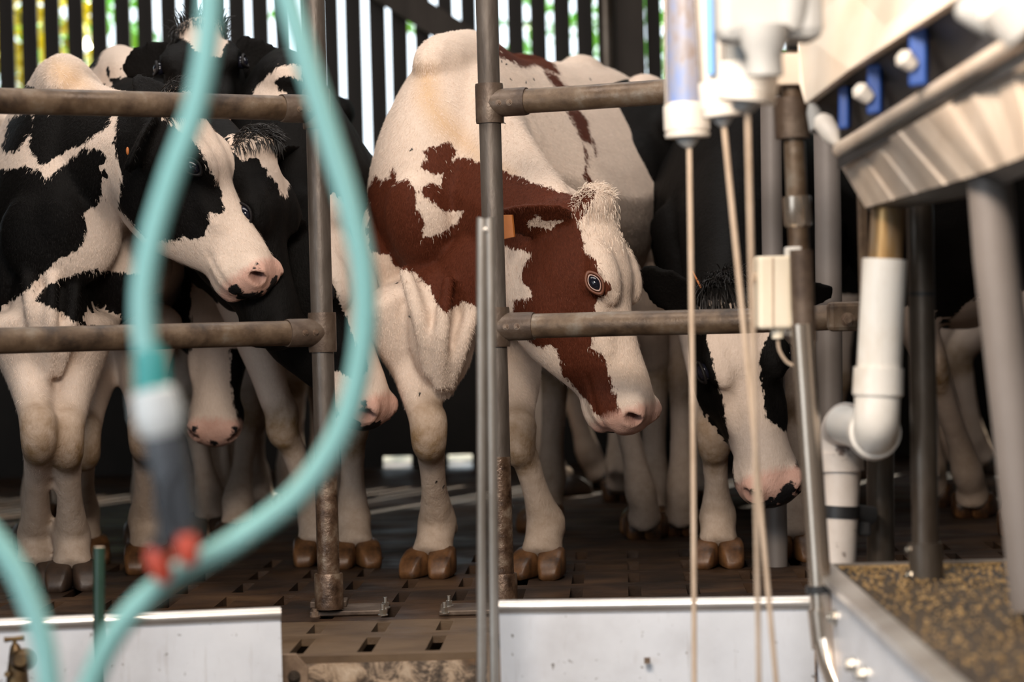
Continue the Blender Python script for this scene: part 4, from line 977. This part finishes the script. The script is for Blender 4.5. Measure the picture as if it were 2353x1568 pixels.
for i in range(2600):
    px_ = xe + 0.03 + abs(r.normal(0, 0.45)); py_ = r.uniform(3.4, yf - 0.02); py_ = yf - 0.02 - (yf - 3.4) * r.uniform(0, 1) ** 2.6
    if px_ > xe + 1.6: continue
    a = r.uniform(0, 6.28); d1 = np.array([math.cos(a), math.sin(a), r.uniform(-.3, .3)]) * r.uniform(.0016, .004); d2 = np.array([-math.sin(a), math.cos(a), 0]) * .0016
    c = np.array([px_, py_, zp + .002]); o = len(V)
    V += [c - d1 - d2, c - d1 + d2, c + d1 + d2, c + d1 - d2, c - d1 * .8 + [0, 0, .003], c + d1 * .8 + [0, 0, .003]]
    F += [(o, o + 1, o + 4), (o + 3, o + 5, o + 2), (o, o + 4, o + 5, o + 3), (o + 1, o + 2, o + 5, o + 4), (o, o + 3, o + 2, o + 1)]
o = link('feed_pellets', V, F, 'pellet', t, smooth=False); o['kind'] = 'stuff'

# ------------------------------------------------------------------ the herd
HEADS = ['head']; NB = ['neck', 'body']; ALLB = ['neck', 'body', 'legr', 'legl']
BW = dict(body=.06, neck=.06, head=.06, ear=.06, tail=.06, hind=.06)
# red and white cow in the middle
red = cow('red and white cow standing with her head turned low between the two posts', (0.06, 7.83), -109, 1.03,
    poll=W(1352, 464, 6.78), axis=(0.285, -0.14, -0.94), dorsal=(0.90, -0.40, 0.2), headlen=0.575,
    feet=[G(1000, 1322), G(1250, 1325)], knees=[W(985, 985, 6.98), W(1190, 1000, 7.05)], shoulders=[W(885, 690, 7.06), W(1150, 730, 7.2)],
    voxel=0.0085, belly=0.90, coat='coat_red', eyelid='lid_red', hoof='hoof', neckpull=(0.34, 0.25), pink_t=0.925,
    base_dark=dict(ear=0.05), ears=[(-0.82, -0.35, 0.10), None],
    cream=[(7.1, [(950, 150), (1000, 150), (1020, 240), (1060, 290), (1110, 350), (1180, 395), (1150, 405), (1060, 345), (1000, 305), (955, 230)])],
    ridge=[(W(985, 150, 7.22), .03), (W(995, 215, 7.13), .04), (W(1020, 270, 7.05), .04), (W(1090, 335, 7.0), .035), (W(1200, 400, 6.94), .03), (W(1320, 465, 6.88), .03)],
    folds=[[(W(930, 620, 6.90), .02), (W(965, 740, 6.87), .022), (W(985, 860, 6.92), .016)], [(W(1030, 640, 6.87), .018), (W(1015, 770, 6.86), .022), (W(1010, 890, 6.93), .02)], [(W(1090, 700, 6.9), .02), (W(1060, 800, 6.9), .022), (W(1030, 890, 6.95), .018)]],
    extra=[(W(1015, 750, 7.0), (.13, .085, .17), 'body'), (W(1020, 845, 7.0), (.06, .04, .085), 'body'), (W(1120, 640, 6.92), (.06, .14, .12), 'neck'), (W(1335, 185, 8.3), (.13, .08, .08), 'body'), (W(1215, 170, 8.25), (.3, .06, .06), 'body')],
    patches=[
     ('d', NB, 6.95, [(838, 432), (858, 400), (878, 415), (892, 412), (906, 385), (913, 398), (910, 418), (935, 412), (958, 440), (952, 475), (968, 490), (978, 510), (970, 545), (1000, 545), (1050, 515), (1062, 488), (1025, 485), (1000, 470), (975, 455), (968, 430), (990, 420), (1012, 428), (1012, 405), (1040, 375), (1060, 360), (1100, 372), (1160, 395), (1230, 425), (1330, 455), (1420, 470), (1420, 640), (1300, 600), (1190, 600), (1160, 690), (1095, 700), (1060, 690), (1025, 720), (1000, 690), (985, 660), (950, 625), (905, 615), (890, 585), (850, 580), (835, 530), (845, 500), (835, 480)]),
     ('d', NB, 7.0, [(975, 345), (1030, 325), (1048, 345), (1035, 375), (1030, 398), (1005, 402), (965, 385), (978, 365)]),
     ('w', NB, 6.9, [(1165, 690), (1170, 650), (1195, 590), (1222, 580), (1240, 700), (1190, 760)]),
     ('d', ['body'], 7.9, [(1120, 90), (1190, 118), (1250, 123), (1275, 150), (1287, 172), (1262, 162), (1230, 150), (1200, 155), (1150, 128), (1120, 115)]),
     ('d', ['body'], 7.9, [(1250, 162), (1275, 170), (1310, 205), (1280, 204), (1262, 185)]),
     ('d', ['body'], 7.7, [(1190, 315), (1203, 298), (1217, 335), (1213, 372), (1203, 345)]),
     ('d', ['body'], 7.8, [(1300, 248), (1328, 250), (1352, 280), (1358, 330), (1335, 320), (1322, 295)]),
     ('d', ['body'], 7.8, [(1338, 325), (1352, 360), (1350, 395), (1366, 425), (1352, 430), (1340, 400), (1346, 370)]),
     ('d', ['body'], 7.8, [(1362, 320), (1372, 350), (1368, 360)]),
     ('d', HEADS, 6.6, [(1372, 430), (1352, 480), (1330, 510), (1342, 555), (1345, 575), (1368, 600), (1382, 630), (1380, 640), (1404, 655), (1396, 675), (1376, 685), (1366, 700), (1370, 720), (1368, 775), (1352, 800), (1388, 820), (1403, 870), (1413, 910), (1425, 940), (1434, 968), (1400, 972), (1368, 955), (1352, 930), (1330, 905), (1290, 865), (1285, 840), (1280, 810), (1262, 795), (1240, 802), (1212, 785), (1172, 720), (1178, 690), (1220, 682), (1214, 665), (1193, 640), (1198, 610), (1222, 580), (1150, 560), (1150, 380), (1320, 420)]),
     ('w', ['head', 'neck', 'ear'], 6.7, [(1213, 512), (1232, 498), (1248, 508), (1262, 512), (1290, 506), (1262, 528), (1240, 521), (1215, 522)]),
    ],
    nose=[(1.0, 0.0, -.14, .02)])
fur(red, ('fur_red', 'fur_white'), 110000, .013, .00045, 11)
tuft(red, 'hair_cream', -0.1, 0.26, 0.08, 2200, .017, .0006, .04, 2)
pt = W(1160, 522, 6.62); prism('ear_tag', [pt + np.array([-.03, 0, .03]), pt + np.array([.018, 0, .03]), pt + np.array([.022, 0, -.025]), pt + np.array([-.03, 0, -.035])], (0.004, .006, 0), 'tagorange', red['root'], 0.001)

# black and white cow at the left, head in profile over the rails
lft = cow('black and white cow at the left, white muzzle in profile under the top rail', (-1.25, 7.76), -83, 1.0,
    poll=W(395, 232, 6.78), axis=(0.52, -0.14, -0.84), dorsal=(0.82, -0.30, 0.5), headlen=0.525,
    cream=[(7.1, [(110, 120), (180, 150), (215, 205), (140, 215), (105, 170)])],
    feet=[G(85, 1348), G(168, 1352)], knees=[W(88, 990, 6.85), W(152, 1005, 6.92)], shoulders=[W(45, 740, 6.98), W(185, 735, 7.05)],
    voxel=0.0095, neckpull=(0.34, 0.25), pink_t=0.90, base_dark=dict(ear=0.05), ears=[(-0.30, -0.55, -0.62), (-0.8, 0.1, 0.75)], eyelid='lid_black', hoof='hoofdark',
    folds=[[(W(60, 620, 6.86), .02), (W(75, 720, 6.84), .022), (W(95, 830, 6.90), .016)], [(W(120, 640, 6.84), .018), (W(118, 740, 6.83), .02), (W(112, 860, 6.90), .016)], [(W(175, 660, 6.88), .018), (W(160, 760, 6.87), .02), (W(135, 860, 6.92), .016)]],
    extra=[(W(105, 715, 6.95), (.10, .09, .15), 'body'), (W(140, 540, 6.9), (.08, .16, .14), 'neck')],
    patches=[
     ('d', HEADS + NB, 6.68, [(268, 270), (260, 330), (275, 390), (280, 430), (270, 480), (300, 510), (330, 545), (350, 555), (405, 555), (425, 545), (440, 550), (470, 545), (475, 520), (480, 490), (505, 490), (515, 480), (510, 440), (495, 415), (470, 370), (460, 345), (430, 310), (400, 290), (370, 270), (365, 190), (290, 190)]),
     ('d', NB, 6.85, [(-300, 380), (0, 390), (60, 380), (90, 395), (105, 415), (150, 375), (190, 345), (235, 345), (250, 375), (245, 410), (225, 470), (190, 490), (200, 520), (190, 560), (180, 575), (130, 600), (70, 660), (0, 720), (-300, 760)]),
     ('d', NB, 6.9, [(85, 690), (112, 705), (150, 722), (190, 752), (260, 765), (340, 745), (340, 630), (205, 622), (140, 640), (100, 665)]),
     ('d', NB, 6.85, [(70, 300), (80, 255), (262, 245), (250, 290), (200, 325), (150, 350), (115, 372), (90, 380), (65, 340)]),
     ('d', NB, 6.9, [(5, 340), (20, 270), (75, 255), (80, 300), (40, 345), (10, 355)]),
     ('d', NB, 7.1, [(-200, 60), (40, 100), (38, 140), (20, 170), (-200, 190)]),
     ('d', NB, 7.1, [(-80, 190), (0, 175), (60, 195), (110, 215), (-80, 230)]),
     ('w', HEADS, 6.7, [(385, 262), (430, 262), (470, 300), (475, 345), (430, 300)]),
    ],
    nose=[(.97, -.02, -.10, .040), (.99, .02, -.06, .03), (.955, -.065, -.115, .022), (.93, -.07, -.03, .012)])
fur(lft, ('fur_black', 'fur_white'), 70000, .013, .00045, 12)
pt = W(293, 347, 6.56); fo = Flesh(); fo.lump(pt, (.004, .003, .010), np.eye(3), 'f', 10, 6); link('ear_tag', np.vstack(fo.V), fo.F, 'tagorange', lft['root'])
tuft(lft, 'hair_dark', -0.12, 0.10, 0.08, 900, .045, .0013, .5, 4)

# cow reaching past her, black face with a white forehead
cc = cow('black cow with a white forehead behind the profiled white muzzle', (-1.25, 8.50), -78, 1.06,
    poll=W(580, 325, 6.86), axis=(0.24, -0.16, -0.95), dorsal=(0.84, -0.48, 0.22), headlen=0.52,
    feet=[G(192, 1292), G(343, 1312)], knees=[W(190, 1010, 7.3), W(335, 990, 7.3)], shoulders=[W(230, 760, 7.6), W(330, 740, 7.55)],
    voxel=0.012, ears=[(-0.6, 0.75, 0.0), (0.4, 0.8, 0.1)], neckpull=(0.36, 0.26), base_dark=BW, pink_t=1.3, hoof='hoof',
    patches=[('w', HEADS, 7.1, [(515, 312), (560, 300), (622, 318), (627, 345), (650, 390), (668, 415), (655, 452), (640, 432), (610, 388), (590, 365), (560, 368), (540, 350)]),
             ('w', ['body'], 8.2, [(110, 80), (195, 85), (160, 120), (150, 150), (120, 130)]),
             ('w', ['body'], 8.2, [(245, 95), (300, 95), (370, 200), (360, 260), (200, 260), (190, 180), (225, 150)]),
             ('w', ALLB, 7.5, [(255, 690), (300, 660), (380, 690), (390, 840), (250, 840)])])
tuft(cc, 'hair_dark', -0.12, 0.05, 0.09, 900, .035, .0013, .5, 5)

# cow with her head hanging towards the camera
cow('cow with a white blaze lowering her head beneath the lower rail at the left', (-0.95, 9.05), -88, 0.98,
    poll=W(498, 590, 7.62), axis=(-0.035, -0.2, -0.98), dorsal=(0.0, -0.98, 0.2), headlen=0.52,
    feet=[G(482, 1238), G(548, 1252)], voxel=0.012, neckpull=(0.3, 0.3), base_dark=BW, pink_t=0.89, hoof='hoofdark',
    patches=[('w', HEADS, 7.55, [(440, 640), (545, 690), (548, 800), (530, 805), (528, 880), (556, 1020), (405, 1020), (402, 890), (415, 830), (440, 800)]),
             ('w', ALLB, 8.3, [(400, 640), (460, 650), (470, 700), (380, 690)])],
    nose=[(1.0, 0, -.13, .045), (.985, .0, -.06, .022), (.95, -.055, -.01, .012), (.955, -.062, -.045, .012), (.95, .06, -.03, .016), (.955, .05, -.075, .014)])

# cow between the post and the red one
cow('white-faced cow with a black-patched muzzle peering past the left post', (-0.68, 7.92), -82, 1.01,
    poll=W(742, 490, 7.03), axis=(0.32, -0.16, -0.93), dorsal=(0.86, -0.40, 0.3), headlen=0.56,
    feet=[G(728, 1295), G(815, 1300)], voxel=0.0105, neckpull=(0.32, 0.25), base_dark=dict(body=.06, neck=.06, ear=.06, head=-.06), pink_t=0.90,
    patches=[('w', NB, 6.9, [(690, 560), (765, 515), (790, 560), (800, 640), (780, 660), (770, 640), (700, 700)]),
             ('d', HEADS + NB, 6.9, [(560, 400), (722, 400), (735, 560), (740, 720), (760, 900), (560, 900)]),
             ('d', HEADS, 6.75, [(690, 640), (770, 660), (800, 740), (850, 850), (820, 880), (790, 860), (700, 830)]),
             ('w', ['body'], 7.4, [(585, 210), (640, 150), (695, 150), (695, 185), (640, 175), (630, 190), (655, 215), (650, 260), (600, 260)])],
    nose=[(.98, -.01, -.09, .045), (.965, -.05, -.10, .03), (.93, -.068, -.04, .016), (1.0, .04, -.09, .03), (.9, -.07, -.12, .02)])

# cow looking over the others
cf = cow('black cow with a white star looking over the backs at the top left', (-0.96, 8.85), -90, 0.97,
    poll=W(464, 84, 7.5), axis=(0.07, -0.90, -0.43), dorsal=(-0.03, -0.43, 0.90), headlen=0.55, voxel=0.012, base_dark=BW, pink_t=0.86, feet=[G(430, 1225), G(590, 1205)],
    ears=[(-0.95, 0.25, -0.22), (0.95, 0.25, -0.30)], neckpull=(0.2, 0.26), earlen=0.16,
    patches=[('w', HEADS, 7.4, [(395, 84), (430, 30), (500, 30), (512, 80), (522, 96), (505, 132), (480, 128), (450, 118), (425, 88)])],
    nose=[(1.0, 0, -.07, .05), (.97, .03, -.01, .022), (.96, -.03, -.01, .015)])
tuft(cf, 'hair_dark', -0.12, 0.08, 0.08, 600, .05, .0014, .5, 6)

# right of the red cow
cow('black cow with white legs turned away behind the red cow', (0.46, 8.92), 84, 0.99, feet=None, hindfeet=[G(1568, 1232), G(1482, 1240)], voxel=0.013, base_dark=BW, hoof='hoof', tailon=False,
    patches=[('w', NB + ['hind'], 8.3, [(1380, 640), (1462, 600), (1485, 545), (1510, 590), (1545, 560), (1572, 610), (1620, 760), (1620, 1260), (1380, 1260)])])
ck = cow('black cow with a broad white face lowering her head behind the junction box', (0.74, 8.36), -95, 1.0,
    poll=W(1672, 660, 7.07), axis=(0.19, -0.30, -0.93), dorsal=(0.08, -0.93, 0.32), headlen=0.57,
    feet=[G(1652, 1300), G(1822, 1285)], knees=[W(1640, 1000, 7.2), None], voxel=0.011, neckpull=(0.3, 0.3), base_dark=dict(body=.06, neck=.06, head=.06, ear=.06), pink_t=0.885,
    ears=[(-0.55, -0.05, 0.45), (0.9, -0.1, 0.1)],
    patches=[('w', HEADS, 7.0, [(1600, 700), (1625, 690), (1700, 698), (1790, 690), (1765, 770), (1745, 830), (1752, 900), (1760, 960), (1830, 1010), (1830, 1130), (1690, 1110), (1668, 970), (1662, 920), (1640, 850), (1622, 770)]),
             ('w', ALLB, 7.3, [(1880, 700), (1985, 690), (1985, 800), (1955, 840), (1938, 890), (1900, 840), (1885, 800)])],
    nose=[(1.0, 0, -.13, .06), (.99, .03, -.09, .045), (.99, -.03, -.085, .04), (.985, .02, -.055, .03), (.985, -.02, -.07, .03), (.96, -.055, -.03, .016), (.975, .03, -.03, .02), (.97, .06, -.05, .02), (.985, -.05, -.09, .022)])
pt = W(1600, 645, 7.02); prism('ear_tag', [pt + np.array([-.012, 0, .025]), pt + np.array([-.008, 0, .026]), pt + np.array([.014, 0, -.018]), pt + np.array([.010, 0, -.02])], (0.0, .02, 0), 'tagorange', ck['root'])
tuft(ck, 'hair_dark', -0.12, 0.12, 0.09, 1100, .055, .0014, .4, 7)
cow('black cow with white hind legs beside the tall steel post at the right', (1.40, 8.35), 76, 1.03, hindfeet=[G(2345, 1235), G(2235, 1190)], voxel=0.013, base_dark=BW, hoof='hoof', tailon=False,
    patches=[('w', NB + ['hind'], 7.8, [(2160, 780), (2180, 735), (2230, 690), (2300, 665), (2400, 680), (2400, 1300), (2150, 1300)])])

# rear row
cow('grey-uddered cow seen from behind between the left post and the spray gun', (-0.86, 9.50), 92, 1.0, hindfeet=[G(675, 1150), G(598, 1188)], voxel=0.014, base_dark=BW, hoof='hoofdark', udder=True, tailon=False,
    local=[('w', None, (-.5, 0, .55), (.3, .3, .25))])
cow('black cow in the rear row whose tan legs show past the red cow', (0.72, 10.15), 22, 0.95, hindfeet=[G(1378, 1125), G(1288, 1138)], voxel=0.014, base_dark=BW, hoof='hoofdark', tailon=False)
cow('black cow in the rear row far behind the tall steel post', (2.3, 10.55), 15, 0.95, hindfeet=[G(2265, 1090), G(2200, 1080)], voxel=0.015, base_dark=BW, hoof='hoofdark', tailon=False)

# ------------------------------------------------------------------ flies on the pale back
from mathutils.bvhtree import BVHTree
bvh = BVHTree.FromPolygons([tuple(v) for v in red['co']], [tuple(p.vertices) for p in red['me'].polygons])
FLY = None; flies = {}
for (x, y) in ((885, 172), (858, 210), (828, 284), (829, 325), (945, 345), (1152, 142), (1163, 148), (1173, 183), (1208, 190), (1226, 183), (1356, 183), (1158, 283), (912, 652), (942, 728), (964, 907), (1002, 1107), (1018, 1118), (1192, 1150), (1331, 442)):
    p = W(x, y, 1.0); hit, nv, _, _ = bvh.ray_cast(Vector(CP), Vector(nrm(p - CP)))
    if hit is None: continue
    nv = np.array(nv); tx = nrm(np.cross(nv, [0.2, 0.1, 1.0])); a = random.uniform(0, 3); ty = np.cross(nv, tx); u = tx * math.cos(a) + ty * math.sin(a); v = np.cross(nv, u)
    fl = Flesh()
    fl.lump(np.zeros(3), (.0034, .0015, .0014), np.eye(3), 'f', 8, 5); fl.lump(np.array([.0042, 0, .0002]), (.0014, .0015, .0013), np.eye(3), 'f', 8, 5)
    fl.lump(np.array([-.003, .0016, .0012]), (.0032, .0012, .0003), np.eye(3), 'f', 8, 4); fl.lump(np.array([-.003, -.0016, .0012]), (.0032, .0012, .0003), np.eye(3), 'f', 8, 4)
    if FLY is None:
        o = link('fly', np.vstack(fl.V), fl.F, 'fly'); FLY = o.data
    else: o = linkmesh('fly', FLY)
    zone = 0 if x < 1000 and y < 400 else 1 if y < 300 else 2 if y < 920 and x < 1100 else 3 if y > 1000 else 4
    flies.setdefault(zone, []).append((x if zone == 1 else y, o))
    o.matrix_world = Matrix(((u[0], v[0], nv[0], hit[0] + nv[0] * .001), (u[1], v[1], nv[1], hit[1] + nv[1] * .001), (u[2], v[2], nv[2], hit[2] + nv[2] * .001), (0, 0, 0, 1)))
ORD = ['first', 'second', 'third', 'fourth', 'fifth', 'sixth', 'seventh', 'eighth', 'ninth']
ZN = ['tiny fly on the pale shoulder of the red cow, %s from the top', 'tiny fly on the pale back of the red cow, %s from the post', 'tiny fly on the pale chest of the red cow, %s from the top',
      'tiny fly on a lower foreleg of the red cow, %s from the top', 'tiny fly on the flank of the red cow above her poll, %s from the top']
for zone, lst in flies.items():
    for k, (_, o) in enumerate(sorted(lst, key=lambda q: q[0])): tag(o, ZN[zone] % ORD[k], 'fly', 'flies on the red and white cow')

# ------------------------------------------------------------------ bring every empty to the base of its thing
bpy.context.view_layer.update()
def leaves(o):
    out = []
    for c in o.children: out += ([c] if c.type == 'MESH' else []) + leaves(c)
    return out
for o in [o for o in COL.objects if o.type == 'EMPTY']:
    ms = leaves(o)
    if not ms: continue
    pts = np.array([tuple(m.matrix_world @ Vector(c)) for m in ms for c in m.bound_box])
    lo, hi = pts.min(0), pts.max(0)
    old = {c: c.matrix_world.copy() for c in o.children}
    loc = Vector(((lo[0] + hi[0]) / 2, (lo[1] + hi[1]) / 2, lo[2]))
    o.matrix_world = Matrix.Translation(loc)
    bpy.context.view_layer.update()
    for c, mw in old.items():
        c.matrix_parent_inverse = o.matrix_world.inverted(); c.matrix_world = mw
    bpy.context.view_layer.update()
